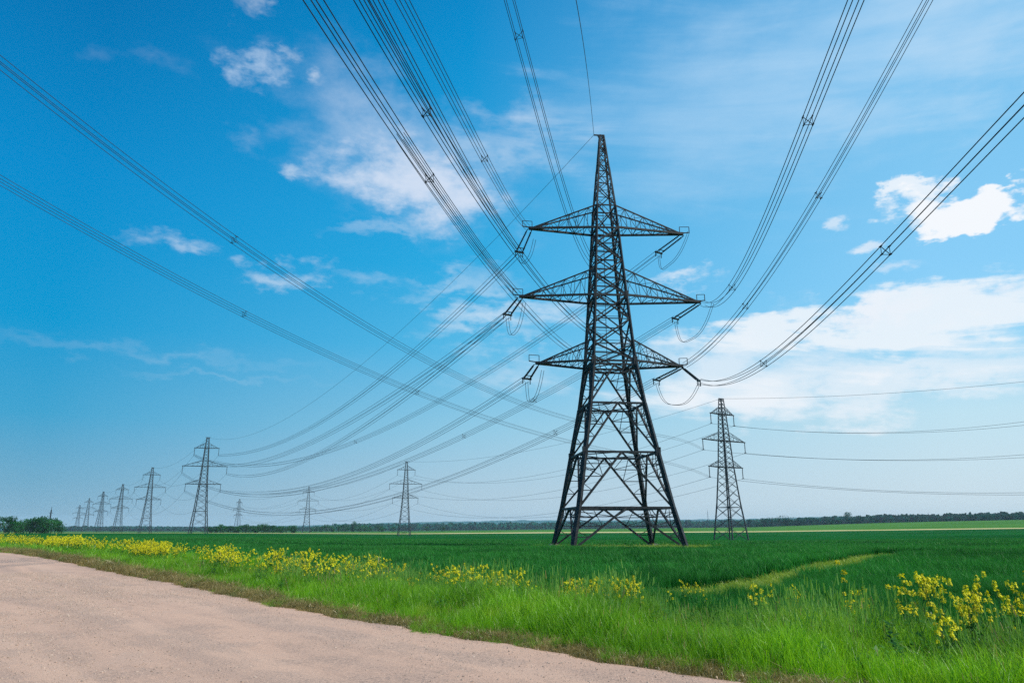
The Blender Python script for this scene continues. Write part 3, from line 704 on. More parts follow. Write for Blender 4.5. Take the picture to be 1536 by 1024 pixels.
# ------------------------------------------------------------------ far suspension pylons
SH = 36.0
SLV = [(0, 2.95), (9, 2.05), (18.2, 1.36), (25, 1.02), (31.9, 0.68), (36, 0.42)]
sus = empty('suspension_pylon')
for k in range(4):
    b = MB(); seq = [0, 9, 18.2, 25, 31.9, 36]
    for i in range(5): b.bar(corner(k, seq[i], SLV), corner(k, seq[i+1], SLV), [0.27, 0.25, 0.22, 0.19, 0.15][i])
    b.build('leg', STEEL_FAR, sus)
b = MB(); zs = [0, 2.8, 5.5, 8.1, 10.5, 12.8, 14.8, 16.6, 18.2, 19.8, 21.3, 22.7, 24, 25.2, 26.4, 27.6, 28.8, 29.9, 31, 31.9, 33, 34, 35, 36]
for zb, zt in zip(zs[:-1], zs[1:]):
    for f in range(4):
        bi, bj, ti, tj = corner(f, zb, SLV), corner((f+1) % 4, zb, SLV), corner(f, zt, SLV), corner((f+1) % 4, zt, SLV)
        b.bar(bi, tj, 0.085); b.bar(bj, ti, 0.08)
for z in (8.1, 18.2, 24.96, 31.9, 36):
    for f in range(4): b.bar(corner(f, z, SLV), corner((f+1) % 4, z, SLV), 0.16)
b.bar((-0.9, 0, 36.05), (0.9, 0, 36.05), 0.16)
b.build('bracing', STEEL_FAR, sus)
SARM = {('A1', -1): (31.9, 4.5, 33.9), ('A1', 1): (31.9, 4.5, 33.9), ('A2', -1): (24.96, 8.1, 27.2), ('A2', 1): (24.96, 8.1, 27.2), ('A3', -1): (18.2, 6.4, 20.0), ('A3', 1): (18.2, 6.4, 20.0)}
SATT = {}
for (nm, sg), (zl, L, zt) in SARM.items():
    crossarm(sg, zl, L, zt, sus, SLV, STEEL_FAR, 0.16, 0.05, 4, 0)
    c = MB(); x = sg * (L - 0.1); c.bar((x, 0, zl), (x, 0, zl - 2.7), 0.13)
    for i in range(9):
        z = zl - 0.35 - i * 0.24; c.tube([(x, 0, z), (x, 0, z - 0.1)], [0.06, 0.15], 6)
    c.bar((x, -0.3, zl - 2.7), (x, 0.3, zl - 2.7), 0.16)
    c.build('insulator_string', STEEL_FAR, sus); SATT[(nm, sg)] = Vector((x, 0, zl - 2.75))
SATT[('top', 0)] = Vector((0, 0, 36.05))
# (name, base centre px, base py, top px, top py, turn, label)
FAR = [
    ('R', 1097, 809, 1088, 598, 33, 'dark lattice pylon with hanging insulators standing alone right of the huge pylon', 185),
    ('C', 606, 803, 606, 692, 16, 'slim grey lattice pylon just left of the middle of the field', 350),
    ('D', 459, 798, 460, 730, 12, 'small pale lattice pylon between the hedgerow and the round tree', 540),
    ('L1', 297, 799, 304, 656, 14, 'tallest pylon of the left row, in front of the hedgerow end', 270),
    ('L2', 217, 799, 222, 701, 17, 'second tallest pylon of the left row, left of the tallest one', 395),
    ('L3', 175, 798.5, 178, 726, 12, 'third tallest pylon of the left row, thin and grey', 540),
    ('L4', 147, 798, 148, 737, 2, 'fourth pylon of the left row, faint above the low hills', 640),
    ('L5', 127, 797.7, 128, 747, 42, 'fifth pylon of the left row seen edge on as a thin spire', 780),
    ('L6', 114, 797.5, 115, 757, 50, 'farthest pylon of the left row, nearest to the left wood', 930),
    ('E', 355, 797, 356, 748, 66, 'thin pylon seen edge on rising behind the dark hedgerow', 780),
]
FT = {}
for i, (nm, bx, by, tx, ty, rz, lab, dist) in enumerate(FAR):
    o = sus if i == 0 else copy_tree(sus)
    rb = ray(bx, by); hd = math.hypot(rb.x, rb.y); x, y = rb.x / hd * dist, rb.y / hd * dist; z = gz(x, y)
    rt = ray(tx, ty); top = CAM_H + rt.z / rt.y * y; sc = (top - z) / SH
    o.location = (x, y, z); o.rotation_euler = (0, 0, R(rz)); o.scale = (sc, sc, sc)
    tag(o, lab, 'pylon', 'suspension pylons of the two distant lines')
    FT[nm] = Matrix.Translation((x, y, z)) @ Matrix.Rotation(R(rz), 4, 'Z') @ Matrix.Scale(sc, 4)
    print('FAR', nm, round(x, 1), round(y, 1), round(z, 2), 'scale %.3f' % sc)
def att(nm, key): return FT[nm] @ SATT[key]

# ------------------------------------------------------------------ wires
def vplane_hit(A, B, px, py):
    """where the view through a measured point of the photo meets the upright plane through A and B"""
    n = Vector((B.y - A.y, -(B.x - A.x), 0)).normalized(); r = ray(px, py); k = n.dot(A - Vector((0, 0, CAM_H))) / n.dot(r)
    P = r * k + Vector((0, 0, CAM_H)); ab = Vector((B.x - A.x, B.y - A.y, 0)); t = (P - A).dot(ab) / ab.dot(ab); return t, P.z, k
def curve_fn(A, B, c):
    c, c3 = c if isinstance(c, tuple) else (c, 0.0)
    def f(t):
        p = A.lerp(B, t); tt = min(t, 1.0); p.z += (c + c3 * tt) * tt * (tt - 1)
        if t > 1: p.z += (t - 1) * (c + c3)      # carries on straight past the last measured point
        return p
    return f
def fit_to(A, B, mids, cubic=False):
    rows = []; rhs = []
    for px, py in mids:
        t, z, k = vplane_hit(A, B, px, py); g_ = t * (t - 1); rows.append([g_ / k, (g_ * t) / k]); rhs.append((z - A.z - (B.z - A.z) * t) / k)
    Mx = np.array(rows) * FPX; y = np.array(rhs) * FPX
    if not cubic or len(mids) < 2:
        c = float(Mx[:, 0] @ y / (Mx[:, 0] @ Mx[:, 0])); return (c, 0.0), float(((Mx[:, 0] * c - y) ** 2).sum())
    s = np.linalg.solve(Mx.T @ Mx + np.eye(2) * 1e-4, Mx.T @ y); return (float(s[0]), float(s[1])), float(((Mx @ s - y) ** 2).sum())
def fit_free(A, p1, mids, ylo, yhi):
    best = None
    for Y in np.linspace(ylo, yhi, 40):
        B = at_y(p1[0], p1[1], Y); c, e = fit_to(A, B, mids, True); e += 0.02 * (Y - ylo)
        if min(c[0], c[0] + c[1]) < -3: e += 1e4
        if best is None or e < best[0]: best = (e, B, c)
    return best
def power_line(label, A, B, c, t0, t1, sep=0.45, r=0.022, n=70, spacer_px=(), single=False, group=None, s0=None):
    f = curve_fn(A, B, c); d = Vector((B.x - A.x, B.y - A.y, 0)).normalized(); l = Vector((-d.y, d.x, 0)); up = Vector((0, 0, 1))
    e = empty('power_line', A); tag(e, label, 'power line', group)
    inv = Vector(A)
    ts = [t0 + (t1 - t0) * i / n for i in range(n + 1)]
    offs = [Vector((0, 0, 0))] if single else [(l * sx + up * sy) * sep / 2 for sx in (-1, 1) for sy in (-1, 1)]
    for o_ in offs:
        m = MB(); m.tube([f(t) + o_ - inv for t in ts], r, 5); m.build('conductor', WIRE, e, True)
    for px, py in spacer_px:
        bt = min(ts, key=lambda t: (lambda q: (q[0] - px)**2 + (q[1] - py)**2)(project(f(t))))
        p = f(bt) - inv; m = MB(); w = 0.028 if r > 0.016 else 0.016
        cs_ = [p + o_ for o_ in offs]
        m.bar(cs_[0], cs_[3], w); m.bar(cs_[1], cs_[2], w); m.bar(cs_[0], cs_[1], w * .8); m.bar(cs_[2], cs_[3], w * .8); m.bar(cs_[0], cs_[2], w * .8)
        for q in cs_: m.bar(q - d * 0.12, q + d * 0.12, w * 2.0)
        m.build('spacer', STEEL, e)
    return f
def project(P):
    x, y, z = P[0], P[1], P[2] - CAM_H; c, s = math.cos(TH), math.sin(TH); d = y * c + z * s
    if d < 0.1: return (9e9, 9e9)
    return 768 + FPX * x / d, 512 - FPX * (-y * s + z * c) / d

def insulator(A, B, n=15, gap=0.72, rad=0.11):
    """double tension string between world points A (crossarm) and B (line)"""
    b = MB(); a, e = Tinv @ A, Tinv @ B; d = (e - a).normalized(); l = d.cross(Vector((0, 0, 1))).normalized()
    L = (e - a).length
    for s in (-1, 1):
        p0 = a + l * s * gap * 0.35; p1 = e + l * s * gap * 0.5
        b.bar(p0, p1, 0.075)
        for i in range(n):
            c = lerp(p0, p1, 0.12 + 0.76 * i / (n - 1)); b.tube([c - d * 0.05, c + d * 0.05], [rad * 0.45, rad], 8)
    b.bar(e - l * gap * 0.75, e + l * gap * 0.75, 0.16); b.bar(e - d * 0.5 - l * gap * 0.6, e - d * 0.5 + l * gap * 0.6, 0.07)
    b.bar(e + l * gap * .6 + d * .05, e + l * gap * .6 + d * .05 - Vector((0, 0, 0.5)), 0.08); b.bar(e - l * gap * .6 + d * .05, e - l * gap * .6 + d * .05 - Vector((0, 0, 0.5)), 0.08)
    b.build('insulator_string', GLASSINS, pyl)
def jumper(A, mid_px, B, gap=0.34, r=0.022):
    """twin slack cable from A to B through a measured lowest point"""
    a, e = Tinv @ A, Tinv @ B
    # lowest point in the upright plane of A and B, or at A's depth when that plane is seen edge on
    M_ = at_y(mid_px[0], mid_px[1], (A.y + B.y) / 2); m_ = Tinv @ M_
    b = MB(); l = (e - a).cross(Vector((0, 0, 1)));  l = l.normalized() if l.length > 0.05 else Vector((0, 1, 0))
    for s in (-1, 1):
        pts = []
        ctrl = m_ * 2 - (a + e) / 2      # quadratic, then squared up so the loop hangs like a U
        for i in range(25):
            t = i / 24; q = a * (1-t)**2 + ctrl * 2*t*(1-t) + e * t**2
            v = 1 - abs(2*t - 1) ** 3; q2 = a.lerp(e, t); w = Vector((q.x, q.y, q2.z + (m_.z - (a.z + e.z) / 2) * v)); pts.append(w + l * s * gap / 2)
        b.tube(pts, r, 5)
    b.build('jumper_cable', WIRE, pyl)

# string ends at the line side, in the upright plane towards the next pylon
BACK = {('A1', -1): ((779, 378), ('A2', 1)), ('A1', 1): ((988, 379), ('A1', -1)), ('A2', -1): ((761, 472), ('A2', 1)), ('A2', 1): ((1013, 478), ('A2', -1)), ('A3', -1): ((790, 568), ('A3', 1)), ('A3', 1): ((985, 570), ('A3', -1))}
SEND = {}
for k, (px, tgt) in BACK.items():
    A = TIP[k] - Vector((0, 0, 0.12)); B = att('L1', {('A1', -1): ('A1', 1)}.get(k, tgt))
    t, z, kk = vplane_hit(A, B, *px); t = min(max(t, 0.008), 0.035); P = A.lerp(B, t); P.z = z; SEND[k] = P; insulator(A, P); print('string', k, round((P - A).length, 2))
P = TIP[('A3', 1)] - Vector((0, 0, 0.1)); q_ = at_y(1048, 571, P.y - 1.6); SEND['front'] = q_; insulator(P, q_, 15, 0.3)

J = [(('A1', 1), (1001, 399), TIP[('A1', 1)] + Vector((0.75, 0.1, 0.3))), (('A2', 1), (1034, 510), TIP[('A2', 1)] + Vector((1.1, -1.0, -0.4))), (('A3', 1), (1012, 607), SEND['front'] - Vector((0, 0, 0.3))),
     (('A2', -1), (771, 500), TIP[('A2', -1)] + Vector((0.4, 0, -0.6))), (('A3', -1), (798, 601), TIP[('A3', -1)] + Vector((0.6, 0, -0.7))), (('A1', -1), (789, 392), TIP[('A1', -1)] + Vector((0.5, 0, -1.2)))]
for k, mpx, e in J: jumper(SEND[k] - Vector((0, 0, 0.35)), mpx, e)

GB = 'cable bundles running from the huge pylon to the left row'
BK = [(('A1', -1), ('A1', 1), [(640, 510), (488, 630), (400, 670)], 'upper left cable bundle from the huge pylon to the left row'),
      (('A2', -1), ('A2', 1), [(660, 560), (541, 641), (466, 684), (403, 712)], 'cable bundle from the middle left crossarm down to the left row'),
      (('A3', -1), ('A3', 1), [(700, 625), (640, 659), (570, 692), (520, 717), (430, 735)], 'cable bundle from the lower left crossarm down to the left row'),
      (('A1', 1), ('A1', -1), [(857, 477), (795, 517), (580, 640), (470, 685)], 'pale cable bundle from the upper right crossarm passing behind the huge pylon'),
      (('A2', 1), ('A2', -1), [(857, 569), (700, 652), (610, 692), (520, 722)], 'cable bundle from the middle right crossarm passing over the slim grey pylon'),
      (('A3', 1), ('A3', -1), [(840, 648), (720, 697), (620, 735), (500, 765)], 'lowest cable bundle from the huge pylon, ending at the left row')]
for k, tk, mids, lab in BK:
    A = SEND[k]; B = att('L1', tk); c, e = fit_to(A, B, mids, True); print('back', k, c, round(e, 1))
    spc = {('A2', 1): [(700, 652), (797, 601)], ('A3', 1): [(828, 652)], ('A1', 1): [(537, 661)]}.get(k, ())
    power_line(lab, A, B, c, 0, 1, 0.50, 0.022, 90, spc, group=GB)
A = SEND[('A2', -1)]; B = att('L1', ('A1', -1)); c, e = fit_to(A, B, [(524, 640), (445, 671), (378, 690)])
power_line('second cable bundle from the middle left crossarm, the flatter one near the left row', A, B, c, 0, 1, 0.55, 0.022, 90, group=GB)
PEAK = Tmat @ Vector((-0.85, 0, 43.1))
A = PEAK; B = att('L1', ('top', 0)); c, e = fit_to(A, B, [(740, 370), (575, 525), (400, 628)])
power_line('thin single earth wire from the peak of the huge pylon to the left row', A, B, c, 0, 1, r=0.020, single=True)

GF = 'cable bundles passing overhead'
def overhead(label, A, p1, mids, ylo, yhi, spc, ext=1.3, sep=0.40, r=0.022, single=False):
    e, B, c = fit_free(A, p1, mids, ylo, yhi); print('front', label[:40], 'B', [round(v, 1) for v in B], c, round(e, 1))
    power_line(label, A, B, c, 0, ext, sep, r, 110, spc, single, GF if not single else None)
arm = lambda k, dx=0, dy=0, dz=0: TIP[k] + Vector((dx, dy, dz))
overhead('cable bundle rising from the upper left crossarm tip to the top edge', arm(('A1', -1), -0.2, 0, 0.1), (603, 0), [(782, 332), (727, 237), (660, 110)], 26, 44, [(727, 237)], 1.25, 0.42, 0.019)
overhead('cable bundle from the top edge to the insulator of the upper left crossarm', SEND[('A1', -1)] + Vector((0, 0, 0.1)), (563, 0), [(728, 300), (652, 165), (600, 70)], 24, 44, [], 1.2, 0.40)
overhead('cable bundle from the top edge to the middle left crossarm tip', arm(('A2', -1), -0.1, 0, 0.1), (470, 0), [(739, 398), (644, 266), (545, 118)], 20, 44, [(644, 266)], 1.15, 0.42)
body = lambda x, y, z: Tmat @ Vector((x, y, z))
overhead('cable bundle reaching the left side of the body above the lowest crossarm', body(-1.9, -1.9, 20.2), (542, 0), [(830, 450), (776, 372), (636, 165)], 24, 44, [(641, 166)], 1.2, 0.40)
overhead('steep cable bundle from the top edge to the body at the middle crossarm root', body(-1.5, -1.5, 27.4), (764, 0), [(856, 324), (819, 203), (778, 50)], 26, 44, [(778, 50)], 1.2, 0.62)
overhead('short lower cable bundle landing on the upper chord of the lowest left crossarm', body(-3.8, -0.9, 18.6), (600, 205), [(830, 505), (800, 475), (735, 398)], 34, 60, [], 1.0, 0.42, 0.018)
overhead('cable bundle rising steeply from the middle right crossarm tip', arm(('A2', 1), 0.3, 0, -0.1), (1284, 0), [(1100, 430), (1117, 398), (1213, 179)], 25, 44, [(1098, 431), (1213, 179)], 1.15, 0.46)
overhead('cable bundle rising from the lowest right crossarm tip to the top edge', arm(('A3', 1), 0.3, 0, 0.1), (1392, 0), [(1117, 460), (1162, 398), (1226, 296)], 24, 44, [(1117, 460), (1226, 296)], 1.12, 0.42)
overhead('cable bundle from the long insulator of the lowest right crossarm to the right edge', SEND['front'], (1536, 158), [(1078, 577), (1144, 544), (1304, 400), (1328, 377)], 22, 44, [(1144, 544), (1328, 377)], 1.12, 0.42)
overhead('thin earth wire from the top edge to the peak of the huge pylon', PEAK, (864, 0), [(880, 102)], 30, 60, [], 1.2, single=True, r=0.022)
# two bundles crossing the left sky on their way to the pylon on the right
for lab, tk, p1, mids, Y, spc in (('upper cable bundle crossing the left sky down to the right', ('A2', -1), (0, 94), [(351, 358), (400, 394), (664, 554), (745, 589)], 20, [(351, 358)]),
                             ('lower cable bundle crossing the left sky down to the right', ('A3', -1), (0, 270), [(360, 468), (500, 533), (620, 589), (703, 616)], 24, [(360, 468), (620, 589)])):
    A = att('R', tk); e, B, c = fit_free(A, p1, mids, 25, 36); print('cross', [round(v, 1) for v in B], c, round(e, 1))
    power_line(lab, A, B, c, 0, 1.06, 0.36, 0.014, 140, spc, group=GF)

SIDE = {-1: 'left', 1: 'right'}; LVN = {'A1': 'top', 'A2': 'middle', 'A3': 'bottom'}
def single_line(label, A, B, sag, r, grp):
    f = curve_fn(A, B, 4 * sag); m = MB(); m.tube([f(i / 40) - A for i in range(41)], r, 4); o = m.build('power_line', WIRE); o.location = A; tag(o, label, 'power line', grp)
exits = {('A1', -1): 634, ('A1', 1): 627, ('A2', -1): 686, ('A2', 1): 680, ('A3', -1): 741, ('A3', 1): 737, ('top', 0): 569}
for k, y in exits.items():
    B = at_y(1600, y - 4 if k[0] != 'A3' else y, 150)
    single_line('%s wire from the right hand pylon off to the right edge' % ('topmost earth' if k[0] == 'top' else LVN[k[0]] + ' ' + SIDE[k[1]]), att('R', k), B, {'top': 1.2, 'A1': 2.6, 'A2': 1.8, 'A3': 1.4}[k[0]], 0.030, 'wires of the distant line, right end')
def link(a, b, na, nb, sag, r, grp):
    for k in SATT:
        single_line('%s wire between %s and %s' % ('earth' if k[0] == 'top' else LVN[k[0]] + ' ' + SIDE[k[1]], na, nb), att(a, k), att(b, k), sag * (0.6 if k[0] == 'top' else 1), r, grp)
link('R', 'C', 'the right hand pylon', 'the slim grey pylon', 8.0, 0.030, 'wires of the distant line, middle span')
link('C', 'D', 'the slim grey pylon', 'the small pale pylon', 7.0, 0.035, 'wires of the distant line, far span')
link('D', 'E', 'the small pale pylon', 'the edge-on pylon behind the hedgerow', 6.0, 0.04, 'wires of the distant line, last span')
link('L1', 'L2', 'the tallest pylon of the left row', 'the second tallest', 6.0, 0.03, 'wires of the left row, near span')
link('L2', 'L3', 'the second tallest pylon of the left row', 'the third', 6.0, 0.032, 'wires of the left row, second span')
link('L3', 'L4', 'the third tallest pylon of the left row', 'the fourth', 4.0, 0.035, 'wires of the left row, far span')

# slender masts on the skyline
def mast(px, pyb, pyt, dist, label, w=0.5):
    rb = ray(px, pyb); hd = math.hypot(rb.x, rb.y); x, y = rb.x / hd * dist, rb.y / hd * dist; z = gz(x, y); rt = ray(px, pyt); h = CAM_H + rt.z / rt.y * y - z
    e = empty('radio_mast', (x, y, z)); tag(e, label, 'mast'); b = MB()
    for k in range(3):
        a = 2.09 * k; b.bar((math.cos(a) * w, math.sin(a) * w, 0), (math.cos(a) * w * .4, math.sin(a) * w * .4, h), w * 0.32)
    b.build('lattice_shaft', STEEL_FAR, e); b = MB()
    b.bar((0, 0, h), (0, 0, h * 1.12), w * 0.3); b.bar((-w * 2.2, 0, h * .86), (w * 2.2, 0, h * .86), w * .35); b.build('antenna', STEEL_FAR, e)
mast(72, 797, 764, 420, 'pointed mast sticking up behind the crown of the left wood', 0.45)
mast(1063, 793, 767, 1000, 'tiny mast on the wooded skyline just left of the right hand pylon', 0.5)
mast(1394, 782, 769.5, 815, 'short post on the skyline at the edge of the far right field', 0.35)

# ------------------------------------------------------------------ trees
def crown_mesh(name, m, h, wd, seed, lumps=11, cards=75, size=0.075):
    rg = np.random.default_rng(seed); V = []; F = []; T = []
    for l_ in range(lumps):
        f = rg.uniform(0.08, 0.86); z = h * f; rr = wd * 0.5 * math.sin(math.pi * min(1, max(0.12, (f * 0.95)))) ** 0.6 * rg.uniform(0.2, 0.75); a = rg.uniform(0, 6.28); c = np.array([math.cos(a) * rr, math.sin(a) * rr, z])
        R_ = np.array([wd * 0.25, wd * 0.25, h * 0.17]) * rg.uniform(0.75, 1.3); tl = rg.uniform()
        for j in range(cards):
            d = rg.normal(size=3); d /= np.linalg.norm(d); p = c + d * R_ * rg.uniform(0.55, 1.05); s = h * size * rg.uniform(0.5, 1.2)
            u = rg.normal(size=3); u /= np.linalg.norm(u); v = np.cross(u, d + rg.normal(size=3) * 0.5); v /= np.linalg.norm(v) + 1e-6
            i0 = len(V); V += [tuple(p + u*s*.5), tuple(p + v*s*.42), tuple(p - u*s*.5), tuple(p - v*s*.42)]; F.append((i0, i0+1, i0+2, i0+3)); T += [0.5 * tl + 0.5 * rg.uniform()] * 4
    return raw_mesh(name, V, F, m, T)
def make_tree(h, wd, seed, m=CROWN):
    e = empty('tree'); b = MB(); rg = np.random.default_rng(seed)
    b.tube([(0, 0, -0.3), (0.01*h, 0, h*0.3), (0.0, 0.02*h, h*0.75)], [h*0.025, h*0.018, h*0.007], 7)
    for i in range(6):
        a = rg.uniform(0, 6.28); z = h * rg.uniform(0.2, 0.5); b.tube([(0, 0, z), (math.cos(a)*wd*.18, math.sin(a)*wd*.18, z + h*.13), (math.cos(a)*wd*.34, math.sin(a)*wd*.34, z + h*.3)], [h*.011, h*.008, h*.003], 5)
    b.build('trunk', BARK, e)
    me = crown_mesh('crown', m, h, wd, seed); o = bpy.data.objects.new('crown', me); COL.objects.link(o); o.parent = e
    return e
PT = [make_tree(1.0 * 8, 8.0, 101), make_tree(8, 6.2, 102), make_tree(8, 10.0, 103), make_tree(8, 7.2, 104)]
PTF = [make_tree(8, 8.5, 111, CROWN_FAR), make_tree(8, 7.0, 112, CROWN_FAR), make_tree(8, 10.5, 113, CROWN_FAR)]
used = set()
def put_tree(protos, px, dist, h_px, wf, label, group):
    k = random.randrange(len(protos)); p = protos[k]
    o = p if id(p) not in used else copy_tree(p); used.add(id(p))
    r = ray(px, HORIZON); hd = math.hypot(r.x, r.y); x, y = r.x/hd*dist, r.y/hd*dist; z = gz(x, y); h = h_px * y / 1010.0
    o.location = (x, y, z - 0.02 * h); s = h / 8; o.scale = (s * wf, s * wf, s); o.rotation_euler = (0, 0, random.uniform(0, 6.28)); tag(o, label, 'tree', group)
left_w = [(-40, 20), (-22, 22), (-6, 23), (8, 24), (16, 18), (24, 19), (33, 20), (42, 20), (50, 21), (57, 22), (64, 23), (71, 22), (78, 21), (84, 18), (90, 14), (20, 17), (47, 18), (68, 19), (-30, 18), (37, 16)]
left_w.sort()
for i, (x, h) in enumerate(left_w):
    put_tree(PT, x, 335 + random.uniform(0, 35), h, 1.15, '%s tree from the left in the dense wood at the left edge' % ORD[i], 'trees of the left wood')
xs = sorted([314 + i * 5.6 + random.uniform(-2, 2) for i in range(24)])
for i, x in enumerate(xs):
    if 424 < x < 430: continue
    put_tree(PT, x, 484 + random.uniform(0, 12), random.uniform(9.0, 12.0) + (2 if 385 < x < 400 else 0) - (1.5 if x < 320 or x > 438 else 0), 1.5, '%s tree from the left in the dark hedgerow behind the left row of pylons' % ORD[i], 'trees of the dark hedgerow')
mid_t = [(468, 7), (475, 8), (483, 8.5), (490, 9.5), (498, 8.5), (508, 7.5), (515, 9), (522, 9), (531, 15.5), (541, 9.5), (548, 8.5), (555, 7), (568, 8.5), (573, 7.5), (590, 6), (640, 6), (664, 6.5)]
for i, (x, h) in enumerate(mid_t):
    big = h > 15
    put_tree(PT, x, 815 + (i % 4) * 8, h + 1, 0.85 if big else 1.35, 'tall round tree standing above its neighbours between the two small pylons' if big else '%s tree from the left in the loose row between the two small pylons' % ORD[i], 'trees of the loose row')
rt_ = []
for i in range(39):
    x = 1112 + i * 11.4 + random.uniform(-3, 3)
    h = float(np.interp(x, [1112, 1130, 1165, 1195, 1215, 1260, 1300, 1330, 1430, 1440, 1465, 1536], [9, 11, 12.5, 14.5, 9, 8, 7.5, 5.5, 5.5, 7, 9, 8])) * random.uniform(0.82, 1.12); rt_.append((x, h))
for i, (x, h) in enumerate(rt_):
    put_tree(PTF, x, 815 + random.uniform(0, 40), h, 1.6, '%s tree from the left in the blue green tree line on the right skyline' % ORD[i], 'trees of the right tree line')
put_tree(PTF, 1275, 905, 17, 0.95, 'single big round tree rising above the right tree line', 'trees of the right tree line')

# far-off wood: reads as one mass
def wood(name, x0, x1, r0, r1, n, h0, h1, m, label, lowx=None):
    V = []; F = []; T = []; rg = np.random.default_rng(5)
    a0, a1 = azel(x0, HORIZON)[0], azel(x1, HORIZON)[0]
    for i in range(n):
        a = rg.uniform(a0, a1); r = rg.uniform(r0, r1); x, y = r * math.sin(a), r * math.cos(a); z = gz(x, y); h = rg.uniform(h0, h1); w = h * rg.uniform(0.5, 0.9); tl = rg.uniform()
        for j in range(34):
            d = rg.normal(size=3); d /= np.linalg.norm(d); p = np.array([x, y, z + h * 0.52]) + d * np.array([w, w, h * 0.5]) * rg.uniform(0.7, 1); s = h * 0.30 * rg.uniform(.6, 1.2)
            u = rg.normal(size=3); u /= np.linalg.norm(u); v = np.cross(u, d + rg.normal(size=3) * .4); v /= np.linalg.norm(v) + 1e-6; i0 = len(V)
            V += [tuple(p + u*s), tuple(p + v*s), tuple(p - u*s), tuple(p - v*s)]; F.append((i0, i0+1, i0+2, i0+3)); T += [0.5*tl + 0.5*rg.uniform()]*4
    me = raw_mesh(name, V, F, m, T); o = bpy.data.objects.new(name, me); COL.objects.link(o); tag(o, label, 'wood', kind='stuff')
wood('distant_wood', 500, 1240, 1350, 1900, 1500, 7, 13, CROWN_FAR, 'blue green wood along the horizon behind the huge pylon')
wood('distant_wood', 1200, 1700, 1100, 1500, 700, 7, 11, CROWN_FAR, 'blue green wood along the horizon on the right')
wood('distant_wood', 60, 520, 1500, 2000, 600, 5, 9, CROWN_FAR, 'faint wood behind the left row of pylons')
# low wooded hills
HX = [-400, 0, 150, 300, 450, 520, 560, 640, 760, 900, 1100, 1190, 1215, 1330, 1536, 2000]; HY = [790, 790, 789, 789.3, 788, 785.8, 784.8, 782.6, 780.2, 780, 778.3, 776.5, 774.8, 774, 773.2, 773]
na = 520; pxs = np.linspace(-400, 2000, na); rr_ = np.array([2100, 2500, 2900, 3300, 3700, 4000, 4200, 4350, 4550]); prof = np.array([0.0, 0.22, 0.45, 0.68, 0.86, 0.96, 1.0, 0.97, 0.6])
V = []; ridge = []
for j, r in enumerate(rr_):
    for i, px in enumerate(pxs):
        a = azel(px, HORIZON)[0]; x, y = r * math.sin(a), r * math.cos(a); py = float(np.interp(px, HX, HY)); rt = ray(px, py); top = CAM_H + rt.z / rt.y * 4200 * math.cos(a)
        g0 = -30.0; z = g0 + (top - g0) * prof[j] + (vnoise(np.array([x]), np.array([y]), 60, 31)[0] - 0.5) * 5 * prof[j] + (vnoise(np.array([x]), np.array([y]), 17, 32)[0] - .5) * 3.5
        V.append((x, y, z))
F = [(j*na+i+1, j*na+i, (j+1)*na+i, (j+1)*na+i+1) for j in range(len(rr_)-1) for i in range(na-1)]
me = bpy.data.meshes.new('hills'); me.from_pydata(V, [], F); me.materials.append(M_HILL); o = bpy.data.objects.new('hills', me); COL.objects.link(o); tag(o, kind='structure')
me.update()
if me.polygons[0].normal.z < 0: me.flip_normals()

# ------------------------------------------------------------------ rapeseed
def rape_parts(seed, h=1.0):
    rg = np.random.default_rng(seed); st = MB(); lf = ([], [], []); fl = ([], [], [])
    lean = rg.uniform(-0.08, 0.08, 2); top = np.array([lean[0], lean[1], h * 0.88]); st.tube([(0, 0, 0), tuple(top * 0.5), tuple(top)], [0.006, 0.005, 0.003], 4)
    tips = [top]
    for i in range(int(rg.integers(3, 6))):
        t = rg.uniform(0.45, 0.85); a = rg.uniform(0, 6.28); b0 = top * t; ln = rg.uniform(0.12, 0.26); b1 = b0 + np.array([math.cos(a)*ln*.8, math.sin(a)*ln*.8, ln]); st.tube([tuple(b0), tuple(b0*.5+b1*.5+[0,0,-.02]), tuple(b1)], [0.004, 0.003, 0.002], 4); tips.append(b1)
    for i in range(9):
        t = rg.uniform(0.05, 0.6); a = rg.uniform(0, 6.28); b0 = top * t; ln = rg.uniform(0.08, 0.2); d = np.array([math.cos(a), math.sin(a), rg.uniform(-.2, .5)]); w = np.array([-math.sin(a), math.cos(a), 0]) * ln * 0.22
        i0 = len(lf[0]); m_ = b0 + d*ln*.55 + [0, 0, .02]; e_ = b0 + d*ln - [0, 0, .03]; lf[0].extend([tuple(b0), tuple(m_ - w), tuple(e_), tuple(m_ + w)]); lf[1].append((i0, i0+1, i0+2, i0+3)); lf[2].extend([rg.uniform()]*4)
    for tp in tips:
        for j in range(int(rg.integers(16, 26))):
            f = rg.uniform(); a = rg.uniform(0, 6.28); rr = 0.052 * (1 - 0.4 * f) * rg.uniform(.5, 1.1); p = tp + np.array([math.cos(a)*rr, math.sin(a)*rr, (f - 0.45) * 0.065]); s = rg.uniform(0.010, 0.017)
            n_ = np.array([math.cos(a)*.6, math.sin(a)*.6, .7]) + rg.normal(size=3)*.25; n_ /= np.linalg.norm(n_); u = np.cross(n_, rg.normal(size=3)); u /= np.linalg.norm(u); v = np.cross(n_, u); tn = rg.uniform()
            # a four petalled cross
            for (e1, e2) in ((u, v), (v, u)):
                i0 = len(fl[0]); fl[0].extend([tuple(p - e1*s - e2*s*.4), tuple(p + e1*s - e2*s*.4), tuple(p + e1*s + e2*s*.4), tuple(p - e1*s + e2*s*.4)]); fl[1].append((i0, i0+1, i0+2, i0+3)); fl[2].extend([tn]*4)
    return st, lf, fl
